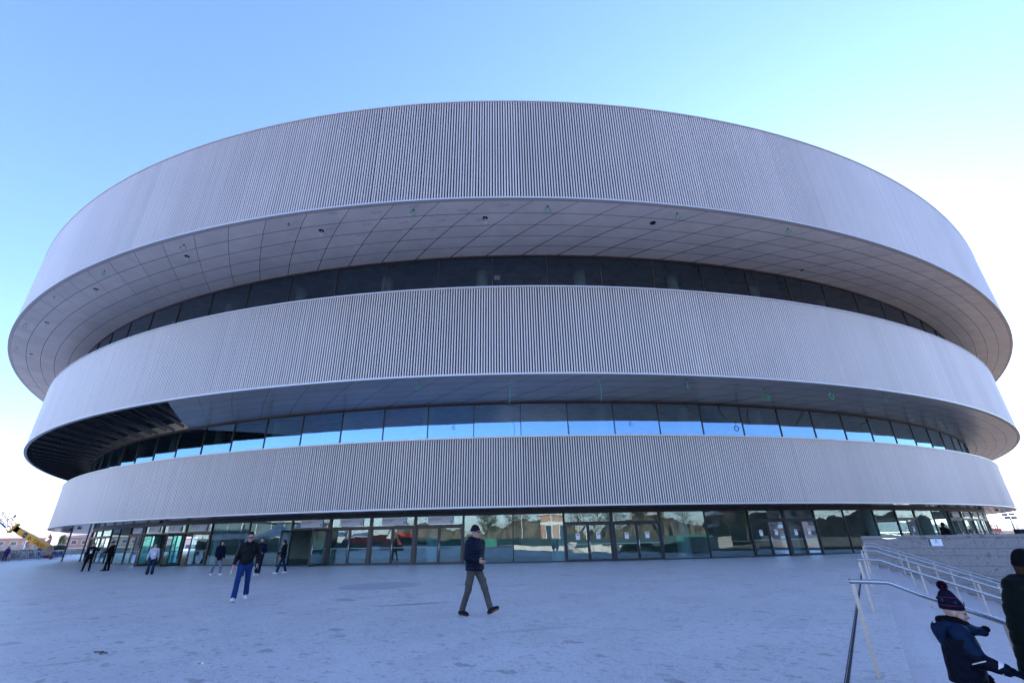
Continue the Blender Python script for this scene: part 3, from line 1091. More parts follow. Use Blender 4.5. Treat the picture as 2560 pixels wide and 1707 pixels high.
# ---------------------------------------------------------------- far left: building site and brick houses
mat('brick_wall', (0.42, 0.25, 0.19), 0.85, 0, 0.15, 1.0)
mat('roof_tile', (0.42, 0.36, 0.32), 0.85, 0, 0.15, 0.7)
mat('plaster_white', (0.72, 0.70, 0.66), 0.8, 0, 0.06, 0.4)
mat('window_dark', (0.05, 0.07, 0.10), 0.15, 0, 0.3, 2, spec=0.8)
mat('crane_yellow', (0.92, 0.40, 0.015), 0.45, 0, 0.08, 1.5)
mat('crane_red', (0.42, 0.05, 0.06), 0.5, 0, 0.1, 3)
mat('crane_brown', (0.22, 0.13, 0.05), 0.6, 0.2, 0.25, 3)
mat('site_blue', (0.02, 0.10, 0.36), 0.5, 0, 0.15, 3)
mat('site_red', (0.50, 0.02, 0.025), 0.5, 0, 0.12, 3)
mat('site_white', (0.72, 0.72, 0.72), 0.55, 0, 0.08, 3)
mat('wood_pale', (0.42, 0.33, 0.22), 0.8, 0, 0.2, 8)
mat('galvanised', (0.40, 0.42, 0.45), 0.4, 0.7, 0.1, 8)
mat('pole_dark', (0.03, 0.035, 0.05), 0.5, 0.4)
mat('concrete_blue', (0.22, 0.24, 0.28), 0.8, 0, 0.12, 1.0)
mat('earth_pale', (0.42, 0.36, 0.28), 0.95, 0, 0.25, 0.3)
mat('leaf_hedge', (0.05, 0.075, 0.03), 0.8, 0, 0.5, 2.0)


def house_row(A, B, depth, zg, zr, lab, towers, wallm='brick_wall', nwin=9, storeys=2):
    A, B = Vector((*A, 0)), Vector((*B, 0))
    L = (B - A).length
    t_ = (B - A).normalized()
    nv = Vector((t_.y, -t_.x, 0))
    root = thing('apartment_block', lab, 'building', (0, 0, 0), 0)
    ang = math.atan2(t_.y, t_.x)
    c = (A + B) / 2 - nv * depth / 2
    MB().box((c.x, c.y, (zg + zr) / 2), (L, depth, zr - zg), ang).build('wall', wallm, root)
    m = MB()
    a, b = A + nv * .6 - t_ * .4, B + nv * .6 + t_ * .4
    r0, r1 = A - nv * depth / 2, B - nv * depth / 2
    z_ = Vector((0, 0, 1))
    m.quad(a + z_ * (zr + .05), b + z_ * (zr + .05), r1 + z_ * (zr + 1.5), r0 + z_ * (zr + 1.5))
    a2, b2 = A - nv * (depth + .6), B - nv * (depth + .6)
    m.quad(b2 + z_ * zr, a2 + z_ * zr, r0 + z_ * (zr + 1.5), r1 + z_ * (zr + 1.5))
    m.bar(a + z_ * (zr + 0.02), b + z_ * (zr + .02), .2, .22)
    m.build('roof', 'roof_tile', root)
    for s, w_, h_ in towers:
        q = A + t_ * s + nv * .25 - nv * 1.6
        MB().box((q.x, q.y, (zg + zr + h_) / 2), (w_, 3.6, zr + h_ - zg), ang).build('stair_tower', wallm, root)
        MB().box((q.x, q.y, zr + h_ + .06), (w_ + .3, 3.9, .16), ang).build('tower_cap', 'roof_tile', root)
    sh = (zr - zg) / storeys
    for f in range(storeys):
        for i in range(nwin):
            s = L * (i + .5) / nwin
            if any(abs(s - tw[0]) < tw[1] / 2 + .8 for tw in towers):
                continue
            q = A + t_ * s + nv * .03 + z_ * (zg + sh * f + sh * .58)
            fr = MB().box((q.x, q.y, q.z), (1.5, .1, 1.35), ang).build('window', 'plaster_white', root)
            q2 = q + nv * .04
            MB().box((q2.x, q2.y, q2.z), (1.25, .06, 1.1), ang).build('pane', 'window_dark', fr)
    # pale string course under the upper windows
    if storeys > 1:
        q0, q1 = A + nv * .05 + z_ * (zg + sh * 1.08), B + nv * .05 + z_ * (zg + sh * 1.08)
        MB().bar(q0, q1, .12, .3).build('string_course', 'plaster_white', root)
    return root


house_row((-168, 136), (-146, 152), 11, -2.7, 4.1, 'brick apartment block with stair towers left of and behind the yellow crane', [(3.0, 3.2, 2.7), (12.5, 3.0, 2.8)], nwin=10)
house_row((-146.5, 157), (-129, 168), 11, -2.7, 4.3, 'brick apartment block with one stair tower behind the dark conifer', [(9.5, 3.6, 3.0)], nwin=8)
house_row((-129, 176), (-112, 186), 10, -2.7, 3.4, 'low white plastered block right of the brick apartment blocks', [], 'plaster_white', nwin=7, storeys=1)
# pale yard wall and earth bank behind the barriers
m = MB()
m.bar((-110, 92, -0.8), (-84, 122, -0.8), 1.2, 3.8)
tag(m.build('earth_bank', 'earth_pale'), 'pale bank of bare earth between the building site and the brick blocks', 'earth bank')
m = MB()
def LB(s):                     # point on the barrier line, s metres from its near end
    a, b = Vector((-58.5, 51.8, 0)), Vector((-80.0, 91.0, 0))
    return a + (b - a).normalized() * s
back = Vector((-.88, -.48, 0))
m.bar(LB(0) + back * 2.6 + Vector((0, 0, .42)), LB(44) + back * 2.6 + Vector((0, 0, .42)), .3, 1.7)
tag(m.build('concrete_barrier', 'concrete_blue'), 'long low blue-grey concrete barrier behind the striped site barriers', 'barrier')

# striped barrier boards on trestles, in a row along the site edge
def stripe_mat():
    m_, t, out = nodes('board_stripes')
    p = N(t, 'ShaderNodeBsdfPrincipled', Roughness=0.5)
    tc = N(t, 'ShaderNodeTexCoord')
    sp = N(t, 'ShaderNodeSeparateXYZ')
    t.links.new(tc.outputs['Object'], sp.inputs[0])
    s = math_n(t, 'ADD', math_n(t, 'MULTIPLY', sp.outputs[0], 1.1), math_n(t, 'MULTIPLY', sp.outputs[2], 3.2))
    fr = math_n(t, 'FRACT', s)
    t.links.new(mixc(t, math_n(t, 'GREATER_THAN', fr, 0.5), (0.07, 0.012, 0.015), (0.66, 0.64, 0.6)), p.inputs['Base Color'])
    t.links.new(p.outputs[0], out.inputs[0])


stripe_mat()


def copy_tree(o, parent=None):
    c = o.copy()
    COL.objects.link(c)
    if parent:
        c.parent = parent
    for ch in o.children:
        copy_tree(ch, c)
    return c


bang = math.atan2(39.2, -21.5)
proto = thing('striped_barrier', 'red and white striped board on trestles at the site edge, in a row of look-alikes', 'barrier', (0, 0, 0), 0, 'striped site barriers')
MB().box((0, 0, .98), (2.9, .03, .2)).build('board', 'board_stripes', proto)
for sx in (-1.15, 1.15):
    m = MB()
    for sy in (-.32, .32):
        m.bar((sx, sy, 0), (sx, 0, .95), .05)
    m.bar((sx, -.2, .35), (sx, .2, .35), .03)
    m.build('trestle', 'galvanised', proto)
for i in range(13):
    o = proto if i == 0 else copy_tree(proto)
    o.location = LB(1.6 + i * 3.15)
    o.rotation_euler.z = bang + (i % 3 - 1) * .05
# tall mesh fence behind
proto = thing('mesh_fence_panel', 'galvanised mesh site fence panel behind the striped boards, in a row of look-alikes', 'fence panel', (0, 0, 0), 0, 'mesh fence panels of the site')
m = MB()
for x in (-1.7, 1.7):
    m.tube([(x, 0, 0), (x, 0, 1.95)], .028, 6)
for z in (.15, 1.0, 1.92):
    m.tube([(-1.7, 0, z), (1.7, 0, z)], .022, 6)
m.build('frame', 'galvanised', proto)
m = MB()
for i in range(28):
    x = -1.64 + i * .1215
    m.bar((x, 0, .15), (x, 0, 1.92), .008)
for i in range(7):
    m.bar((-1.7, .01, .3 + i * .26), (1.7, .01, .3 + i * .26), .008)
m.build('mesh_infill', 'galvanised', proto)
for i in range(12):
    o = proto if i == 0 else copy_tree(proto)
    o.location = LB(2 + i * 3.45) + back * 1.5
    o.rotation_euler.z = bang
# pallet
m = MB()
for i in range(5):
    m.box((0, 0, -.5 + i * .25), (1.1, .025, .11))
for x in (-.5, 0, .5):
    m.box((x, .05, 0), (.09, .08, 1.1))
o = m.build('wooden_pallet', 'wood_pale')
tag(o, 'pale wooden pallet stood on edge on trestles beside the foot of the crane boom', 'pallet')
o.location = (-62.9, 66.2, 1.12); o.rotation_euler = (R(-18), 0, R(40))
# trestle under it
m = MB()
for sx in (-.5, .5):
    for sy in (-.4, .4):
        m.bar((sx, sy, 0), (sx, 0, .62), .05)
m.bar((-.6, 0, .62), (.6, 0, .62), .08)
o = m.build('sawhorse', 'galvanised'); tag(o, 'grey trestle carrying the wooden pallet at the site edge', 'trestle'); o.location = (-62.9, 66.2, 0); o.rotation_euler.z = R(40)


def barrow(name, loc, rz, tray, lab):
    root = thing(name, lab, 'wheelbarrow', loc, rz, None)
    m = MB()
    m.add([(-.5, -.3, .75), (.55, -.38, .85), (.55, .38, .85), (-.5, .3, .75), (-.3, -.2, .42), (.3, -.22, .4), (.3, .22, .4), (-.3, .2, .42)],
          [(4, 5, 6, 7), (0, 1, 5, 4), (1, 2, 6, 5), (2, 3, 7, 6), (3, 0, 4, 7)])
    m.build('tray', tray, root)
    m = MB()
    for s in (-.26, .26):
        m.tube([(.75, 0, .2), (.2, s, .4), (-.5, s, .5), (-1.1, s, .62)], .025, 6)
        m.bar((-.35, s, .45), (-.45, s, 0), .035)
    m.build('frame', 'galvanised', root)
    m = MB()
    m.tube([(.75, -.05, .2), (.75, .05, .2)], .2, 14)
    m.build('wheel', 'pole_dark', root)
    return root


barrow('wheelbarrow', (-66.6, 71.5, 0), R(160), 'site_red', 'red wheelbarrow tipped on the paving in front of the striped boards')
barrow('wheelbarrow', (-63.4, 68.7, 0), R(200), 'site_blue', 'blue wheelbarrow beside the pallet at the site edge')


def bin_box(loc, size, m_, lab, name, cat, rz=0):
    root = thing(name, lab, cat, loc, rz)
    x, y, z = size
    m = MB()
    m.add([(-x * .42, -y * .42, .06), (x * .42, -y * .42, .06), (x * .42, y * .42, .06), (-x * .42, y * .42, .06), (-x / 2, -y / 2, z), (x / 2, -y / 2, z), (x / 2, y / 2, z), (-x / 2, y / 2, z)],
          [(0, 1, 5, 4), (1, 2, 6, 5), (2, 3, 7, 6), (3, 0, 4, 7), (3, 2, 1, 0), (4, 5, 6, 7)])
    m.build('tub', m_, root)
    m = MB()
    for a, b in (((-x / 2, -y / 2), (x / 2, -y / 2)), ((x / 2, -y / 2), (x / 2, y / 2)), ((x / 2, y / 2), (-x / 2, y / 2)), ((-x / 2, y / 2), (-x / 2, -y / 2))):
        m.bar((*a, z), (*b, z), .07)
    m.build('rim', 'pole_dark', root)
    return root


bin_box(LB(6.0) - back * 0.2, (2.0, 1.0, .62), 'site_blue', 'open blue tub on the ground behind the person at the left edge', 'builders_tub', 'tub', bang)
bin_box(LB(27.5) + back * .5, (2.2, 1.2, 1.35), 'site_blue', 'blue skip behind the striped boards close to the bronze glass doors', 'builders_skip', 'skip', bang)
bin_box(LB(24.0) - back * 1.2, (2.6, .9, .4), 'site_red', 'low red tray of materials lying on the plaza below the striped boards', 'material_tray', 'tray', bang)


def cone_barrier(loc, rz, lab):
    root = thing('plastic_barrier', lab, 'barrier', loc, rz)
    m = MB()
    m.add([(-.75, -.2, 0), (.75, -.2, 0), (.75, .2, 0), (-.75, .2, 0), (-.7, -.06, 1.0), (.7, -.06, 1.0), (.7, .06, 1.0), (-.7, .06, 1.0)],
          [(3, 2, 1, 0), (4, 5, 6, 7), (0, 1, 5, 4), (1, 2, 6, 5), (2, 3, 7, 6), (3, 0, 4, 7)])
    m.build('barrier_shell', 'site_red', root)
    MB().box((0, 0, .62), (1.2, .26, .18)).build('white_band', 'site_white', root)


cone_barrier(LB(14) + back * .4, bang, 'red plastic barrier with white band standing below the crane boom')
cone_barrier(LB(25) + back * 3.2, bang + .8, 'tall red plastic barrier standing behind the striped boards by the first canopy post')
m = MB()
m.box((0, 0, .5), (1.0, .05, 1.0)); m.bar((-.4, .0, 0), (-.4, .5, .02), .05); m.bar((.4, 0, 0), (.4, .5, .02), .05); m.bar((0, .02, .5), (0, .45, .0), .05)
o = m.build('blank_board', 'site_white'); tag(o, 'blank white board leaning on the barrier below the crane boom', 'board'); o.location = LB(16) - back * .4; o.rotation_euler = (R(8), 0, bang)
m = MB(); m.box((0, 0, 1.95), (1.0, .04, .8)); m.tube([(0, 0, 0), (0, 0, 1.9)], .04, 8)
o = m.build('site_sign', 'site_red'); tag(o, 'plain red square site sign on a post behind the striped boards', 'sign'); o.location = LB(28.5) + back * 3; o.rotation_euler.z = bang
# low hedge behind pallet
V, F = [], []
rh = random.Random(8)
for i in range(900):
    c = Vector((rh.uniform(-3, 3), rh.uniform(-.8, .8), rh.uniform(0, 1.7)))
    d1 = Vector((rh.gauss(0, 1), rh.gauss(0, 1), rh.gauss(0, 1))).normalized() * .16
    d2 = d1.cross(Vector((rh.gauss(0, 1), rh.gauss(0, 1), rh.gauss(0, 1)))).normalized() * .12
    k = len(V); V += [c - d1, c + d2, c + d1, c - d2]; F.append((k, k + 1, k + 2, k + 3))
o = MB().add(V, F).build('hedge', 'leaf_hedge'); tag(o, 'dark clipped hedge behind the pallet at the building site', 'hedge'); o.location = (-78, 84, 0); o.rotation_euler.z = R(125)
tree((-104.5, 113, -2.7), 7.4, 1.5, 'dark conifer standing in front of the brick apartment blocks', 'conifer', seed=4)
tree((-122, 160, -2.7), 7.0, 2.4, 'bare tree in front of the white plastered block', 'bare', seed=9)


def lamp(loc, h, lab, m_='site_white'):
    root = thing('street_lamp', lab, 'street lamp', loc, R(40), None)
    MB().tube([(0, 0, 0), (0, 0, h)], [.09, .06], 8).build('pole', m_, root)
    MB().box((.0, .12, h + .05), (.16, .6, .1)).build('lamp_head', 'pole_dark', root)


lamp((-80.2, 80.0, -.5), 4.2, 'white lamp post left of the crane boom')
lamp((-104, 104, -1), 5.0, 'slim white lamp post partly hidden by the crane boom', 'galvanised')
for i, (x, y, l_) in enumerate(((-52.2, 57.2, 'first slender dark post under the left canopy, nearer the crane'), (-48.6, 55.46, 'second slender dark post under the left canopy, nearer the doors'))):
    m = MB(); m.tube([(x, y, 0), (x, y, 3.2)], .075, 10); m.box((x, y, .01), (.3, .3, .02))
    tag(m.build('canopy_post', 'pole_dark'), l_, 'post')

# crane
cr = thing('mobile_crane', 'yellow telescopic crane boom with red lattice jib lowered over the building site', 'crane')
a, b = Vector((-76.55, 75, 3.85)), Vector((-71.1, 75, 1.33))
dr = (b - a).normalized()
upv = Vector((0, -1, 0)).cross(dr)
if upv.z < 0:
    upv = -upv
m = MB()
nrm = Vector((0, -1, 0))
hb = .44
prof = [(-.25, -hb), (.25, -hb), (.32, -hb * .4), (.32, hb * .75), (.24, hb), (-.24, hb), (-.32, hb * .75), (-.32, -hb * .4)]
sc0, sc1 = .86, 1.06
V = [tuple(a + nrm * p * sc0 + upv * q * sc0) for p, q in prof] + [tuple(b + nrm * p * sc1 + upv * q * sc1) for p, q in prof]
m.add(V, [(i, (i + 1) % 8, 8 + (i + 1) % 8, 8 + i) for i in range(8)] + [tuple(range(8))[::-1], tuple(range(8, 16))])
m.build('boom', 'crane_yellow', cr)
m = MB()
for i in range(7):
    c = a - dr * (.05 + i * .13)
    s = .9 + .0 * i + (.06 if i % 2 else 0)
    m.bar(c - upv * hb * s, c + upv * hb * s, 0.6 * s, .07, nrm)
m.build('boom_collar', 'crane_brown', cr)
m = MB()
h0 = a - dr * 1.0
m.bar(h0 - upv * .72 - dr * .4, h0 + upv * .6, .34, .3, nrm)
m.tube([h0 + upv * .55 + nrm * .25, h0 + upv * .55 - nrm * .25], .2, 14)
m.tube([h0 - upv * .7 - dr * .4 + nrm * .25, h0 - upv * .7 - dr * .4 - nrm * .25], .18, 14)
m.build('boom_head', 'crane_yellow', cr)
m = MB()      # lattice jib running up to the left, out of the picture
j0, j1 = Vector((-77.5, 75, 4.55)), Vector((-86.5, 75, 9.6))
k0, k1 = Vector((-78.1, 75, 3.85)), Vector((-86.3, 75, 8.4))
def ln(p, q, s): return p.lerp(q, s)
for off in (-.35, .35):
    o_ = nrm * off
    m.tube([j0 + o_, Vector((-78.8, 75, 5.7)) + o_, j1 + o_], .05, 6)
    m.tube([k0 + o_, Vector((-78.7, 75, 4.5)) + o_, k1 + o_], .05, 6)
    pj = [j0, Vector((-78.8, 75, 5.7))] + [Vector((-78.8, 75, 5.7)).lerp(j1, s) for s in (.25, .5, .75, 1)]
    pk = [k0, Vector((-78.7, 75, 4.5))] + [Vector((-78.7, 75, 4.5)).lerp(k1, s) for s in (.25, .5, .75, 1)]
    for i in range(5):
        m.tube([pj[i] + o_, pk[i + 1] + o_], .032, 5)
        m.tube([pk[i] + o_, pj[i + 1] + o_], .032, 5)
        m.tube([pj[i + 1] + o_, pk[i + 1] + o_], .036, 5)
for p in (j0, k0, Vector((-78.8, 75, 5.7)), Vector((-78.7, 75, 4.5)), j1, k1):
    m.tube([p - nrm * .35, p + nrm * .35], .04, 5)
m.build('lattice_jib', 'crane_red', cr)
m = MB(); m.tube([Vector((-78.5, 74.5, 4.45)), Vector((-80.6, 74.5, 5.75))], .12, 8); m.tube([Vector((-80.6, 74.5, 5.75)), Vector((-83.5, 74.5, 7.5))], .06, 8); m.build('luffing_cylinder', 'site_blue', cr)
m = MB(); m.tube([Vector((-78.3, 75, 5.9)), Vector((-78.0, 74.9, 6.15))], .14, 8); m.build('floodlight', 'pole_dark', cr)
m = MB(); m.tube([Vector((-76.2, 75, 4.75)), Vector((-74.0, 75, 4.15))], .025, 5); m.tube([Vector((-86, 75, 10.2)), Vector((-73.5, 75, 3.6))], .012, 4); m.build('hoist_rope', 'crane_red', cr)
m = MB(); m.tube([Vector((-73.2, 74.7, 1.7)), Vector((-71.9, 74.7, -.4))], .13, 8); m.build('lift_cylinder', 'galvanised', cr)
Mc = frame_M(a.lerp(b, .24) + nrm * .30 + upv * .05, dr, nrm)
m = MB(); m.lathe((0, 0, 0), [(.36, -.02), (.35, .02), (0, .02)], 28)
e_ = m.build('roundel', 'pole_dark', cr); e_.matrix_local = Mc
m = MB()
for k in range(5):
    m.bar((-.2 + .1 * k, -.12 + .05 * (k % 2), .028), (-.12 + .1 * k, .02 + .05 * (k % 2), .028), .03, .004)
e2 = m.build('roundel_mark', 'site_white', e_)
Mc2 = frame_M(a.lerp(b, .41) + nrm * .32 + upv * .04, dr, nrm)
m = MB(); m.lathe((0, 0, 0), [(.2, -.01), (.2, .015), (.12, .02), (.1, .0)], 24)
o = m.build('small_roundel', 'pole_dark', cr); o.matrix_local = Mc2
text_mesh('CALO', .72, 'lettering', 'ink_black', cr, frame_M(a.lerp(b, .72) + nrm * .35 + upv * .03, dr, nrm), depth=.01)
# crane carrier, mostly hidden behind the barriers
m = MB(); m.box((-75.2, 76.5, -1.0), (7, 2.6, 1.5)); m.build('carrier', 'crane_yellow', cr)
for i in range(4):
    m = MB(); m.tube([(-78 + i * 1.9, 75.0, -1.9), (-78 + i * 1.9, 75.5, -1.9)], .6, 18); m.build('wheel', 'pole_dark', cr)

# ---------------------------------------------------------------- far right
m = MB()
cs = np.linspace(-400, 2600, 90)
top = [11 + 6 * math.sin(i * .21) + 3.5 * math.sin(i * .57 + 1) + 1.2 * math.sin(i * 1.7) for i in range(90)]
V = []
for x, h in zip(cs, top):
    V += [(820 + x * .55, 1050 - x * .5, -2.7), (830 + x * .55, 1080 - x * .5, h), (900 + x * .55, 1300 - x * .5, h * 1.2), (900 + x * .55, 1500 - x * .5, -2.7)]
m.add(V, [(4 * i + j, 4 * i + 4 + j, 4 * i + 5 + j, 4 * i + 1 + j) for i in range(89) for j in range(3)])
mat('hill_wood', (0.10, 0.105, 0.085), 0.95, 0, 0.35, 0.05)
tag(m.build('hills', 'hill_wood', smooth=True), kind='structure')
# red boom platforms with railings
lift = thing('work_platform', 'red long low working platform with railings at the far right corner of the arena', 'platform', (0, 0, 0))
ax = Vector((.86, .5, 0)).normalized()
p0 = Vector((57.6, 61.5, 1.22))
m = MB(); m.bar(p0 - ax * 2.5, p0 + ax * 6.2, .9, .42); m.build('deck', 'site_red', lift)
m = MB()
for i in range(9):
    q = p0 - ax * 2.4 + ax * i * 1.05
    m.tube([q + Vector((0, 0, .2)), q + Vector((0, 0, 1.15))], .03, 6)
for z in (.65, 1.1):
    m.tube([p0 - ax * 2.4 + Vector((0, 0, z)), p0 + ax * 6.0 + Vector((0, 0, z))], .025, 6)
m.build('railing', 'crane_red', lift)
for i in range(4):
    q = p0 + ax * (-2 + i * 2.5)
    m = MB(); m.bar((q.x, q.y, 0), (q.x, q.y, .85), .18); m.build('leg', 'pole_dark', lift)
sc_ = thing('scaffold', 'forest of thin scaffold poles standing behind the red working platform', 'scaffold', (61, 68, 0))
m = MB()
rs = random.Random(2)
for i in range(15):
    x, y = rs.uniform(-4, 5), rs.uniform(-1.2, 1.2)
    m.tube([(x, y, 0), (x + rs.uniform(-.1, .1), y, rs.uniform(2.2, 2.9))], .05, 5)
for z in (.9, 1.7):
    m.tube([(-4, -1, z), (5, -1, z)], .03, 5); m.tube([(-4, 1, z), (5, 1, z)], .03, 5)
m.build('pole', 'crane_red', sc_)
lt = thing('lighting_mast', 'mobile lighting mast with dark floodlights rising behind the red platform', 'lighting mast', (64.2, 63.5, 0))
m = MB(); m.tube([(0, 0, 0), (0, 0, 2.9)], .07, 8); m.tube([(.55, 0, 0), (.35, 0, 2.7)], .04, 6); m.build('mast', 'galvanised', lt)
for i, (x, z) in enumerate(((-.5, 3.05), (.4, 3.1), (-.3, 2.7), (.55, 2.65))):
    m = MB(); m.box((x, 0, z), (.6, .2, .3)); m.build('floodlight', 'concrete_blue' if i else 'site_blue', lt)
m = MB(); m.tube([(-1.2, 0, 2.55), (.9, 0, 2.55)], .03, 5); m.tube([(-.8, 0, 2.8), (1.3, 0, 2.8)], .03, 5); m.build('cross_arm', 'pole_dark', lt)
m = MB()
m.box((0, 0, .68), (7.0, .5, 1.36)); m.box((0, 0, 1.375), (7.1, .6, .03))
o = m.build('planter_wall', 'void_black'); tag(o, 'low black planter wall just behind the right end of the stone wall', 'planter'); o.location = (38.8, 34.2, 0); o.rotation_euler.z = R(-12)
# ---------------------------------------------------------------- across the plaza, behind the camera (mirrored in the glass front)
mat('glass_far', (0.12, 0.17, 0.19), 0.12, 0, 0.3, 0.3, spec=0.9)
mat('tent_white', (0.78, 0.77, 0.74), 0.6, 0, 0.03)
mat('mesh_green', (0.02, 0.16, 0.12), 0.7, 0, 0.2, 0.8)
mat('banner_red', (0.62, 0.05, 0.03), 0.6, 0, 0.1, 0.8)
mat('render_cream', (0.55, 0.47, 0.36), 0.8, 0, 0.1, 0.3)
mat('copper_green', (0.25, 0.42, 0.36), 0.6, 0, 0.1, 0.3)

# white office building with curved balcony bands
wb = thing('office_building', 'white office building with curved glazed floors across the plaza, mirrored in the doors', 'building')
cx, cy, rad = -152.0, -14.0, 60.0
aa = np.radians(np.linspace(-62, 52, 80))
for f in range(5):
    z0 = -0.1 + f * 3.6
    m = MB()
    V = []
    for z, r_ in ((z0 + 2.5, rad), (z0 + 2.5, rad + .6), (z0 + 3.6, rad + .8), (z0 + 3.6, rad)):
        V += [(cx + r_ * math.cos(q), cy + r_ * math.sin(q), z) for q in aa]
    n = len(aa)
    m.add(V, [(j * n + i, j * n + i + 1, (j + 1) * n + i + 1, (j + 1) * n + i) for j in range(3) for i in range(n - 1)])
    m.build('balcony_band', 'plaster_white', wb)
    m = MB()
    V = [(cx + (rad - .2) * math.cos(q), cy + (rad - .2) * math.sin(q), z) for z in (z0, z0 + 2.6) for q in aa]
    m.add(V, [(i, i + 1, n + i + 1, n + i) for i in range(n - 1)])
    m.build('glazing', 'glass_far', wb)
    m = MB()
    for q in aa[::2]:
        m.bar((cx + rad * math.cos(q), cy + rad * math.sin(q), z0), (cx + rad * math.cos(q), cy + rad * math.sin(q), z0 + 2.5), .12)
    m.build('mullions', 'plaster_white', wb)

# peaked marquee tents
for i, (x, y) in enumerate(((-72, 6), (-70, -6), (-65.5, -17), (-60, -28))):
    tn = thing('marquee_tent', 'white peaked marquee tent in a row across the plaza, mirrored in the doors', 'tent', (x, y, 0), R(8), 'marquee tents across the plaza')
    m = MB()
    s = 4.2
    pk = (0, 0, 5.2)
    cn = [(-s, -s, 2.6), (s, -s, 2.6), (s, s, 2.6), (-s, s, 2.6)]
    md = [(0, -s, 2.5), (s, 0, 2.5), (0, s, 2.5), (-s, 0, 2.5)]
    ring = [(c[0] * .35, c[1] * .35, 3.5) for c in (cn[0], md[0], cn[1], md[1], cn[2], md[2], cn[3], md[3])]
    out_ = [cn[0], md[0], cn[1], md[1], cn[2], md[2], cn[3], md[3]]
    V = [pk] + ring + out_
    F = [(0, 1 + k, 1 + (k + 1) % 8) for k in range(8)] + [(1 + k, 9 + k, 9 + (k + 1) % 8, 1 + (k + 1) % 8) for k in range(8)]
    m.add(V, F); m.build('canopy', 'tent_white', tn)
    for k, c in enumerate(cn):
        MB().tube([(c[0], c[1], 0), c], .06, 6).build('leg', 'galvanised', tn)
# picket fence of the plaza edge, red banner, green site mesh
def picket(A, B, h, gap, lab):
    A, B = Vector((*A, 0)), Vector((*B, 0))
    L = (B - A).length
    m = MB()
    n = int(L / gap)
    for i in range(n + 1):
        p = A.lerp(B, i / n)
        m.bar(p, p + Vector((0, 0, h)), .07)
    for z in (.2, h - .12):
        m.bar(A + Vector((0, 0, z)), B + Vector((0, 0, z)), .05)
    tag(m.build('picket_fence', 'pole_dark'), lab, 'fence')
picket((-60, 8), (-34, -44), 1.5, .45, 'dark picket fence in front of the marquee tents across the plaza')
picket((12, -40), (70, -34), 1.5, .45, 'dark picket fence in front of the apartment blocks across the plaza')
def sheet(A, B, z0, z1, m_, name, lab, cat):
    m = MB()
    A, B = Vector((*A, 0)), Vector((*B, 0))
    n = 24
    V = []
    for z in (z0, z1):
        for i in range(n + 1):
            p = A.lerp(B, i / n)
            V.append((p.x, p.y + .06 * math.sin(i * 1.9), z + .03 * math.sin(i * 2.7)))
    m.add(V, [(i, i + 1, n + 2 + i, n + 1 + i) for i in range(n)])
    for i in range(0, n + 1, 4):
        p = A.lerp(B, i / n)
        m.bar((p.x, p.y - .08, 0), (p.x, p.y - .08, z1), .06)
    tag(m.build(name, m_), lab, cat)
sheet((-57, -17), (-41, -44), .9, 2.3, 'banner_red', 'banner_fence', 'long red banner stretched along the fence across the plaza', 'banner')
sheet((-31, -27), (-10, -31), 0, 1.35, 'mesh_green', 'mesh_screen', 'green mesh screen on posts left of the brick chapel across the plaza', 'screen')
sheet((38, -32), (66, -22), 0, 1.3, 'mesh_green', 'mesh_screen', 'green mesh screen on posts right of the brick chapel across the plaza', 'screen')
sheet((-74, 16), (-64, -10), 0, 1.3, 'mesh_green', 'mesh_screen', 'green mesh screen on posts along the left side of the plaza', 'screen')
# ambulance parked by the fence
am = thing('parked_ambulance', 'white ambulance with red side stripe and blue roof light parked across the plaza', 'ambulance', (-50.5, -20.0, 0), R(-55))
m = MB()
m.add([(-1, -2.6, .4), (1, -2.6, .4), (1, 1.0, .4), (-1, 1.0, .4), (-.95, -2.6, 2.45), (.95, -2.6, 2.45), (.95, 1.0, 2.45), (-.95, 1.0, 2.45)],
      [(3, 2, 1, 0), (4, 5, 6, 7), (0, 1, 5, 4), (1, 2, 6, 5), (2, 3, 7, 6), (3, 0, 4, 7)])
m.add([(-.97, 1.0, .4), (.97, 1.0, .4), (.95, 2.5, .4), (-.95, 2.5, .4), (-.9, 1.0, 2.3), (.9, 1.0, 2.3), (.92, 2.45, 1.15), (-.92, 2.45, 1.15), (.92, 1.75, 1.35), (-.92, 1.75, 1.35)],
      [(0, 3, 7, 9, 4), (1, 5, 8, 6, 2), (2, 6, 7, 3), (6, 8, 9, 7)])
m.build('body', 'site_white', am)
m = MB(); m.quad((-.85, 1.06, 2.2), (.85, 1.06, 2.2), (.88, 1.74, 1.42), (-.88, 1.74, 1.42)); m.build('windscreen', 'window_dark', am)
MB().box((0, .4, 2.55), (1.5, .35, .2)).build('light_bar', 'site_blue', am)
MB().box((0, 2.5, .75), (1.7, .06, .22)).build('red_stripe', 'site_red', am)
for x in (-.95, .95):
    for y in (-1.7, 1.5):
        MB().tube([(x - .1, y, .36), (x + .1, y, .36)], .36, 16).build('wheel', 'pole_dark', am)
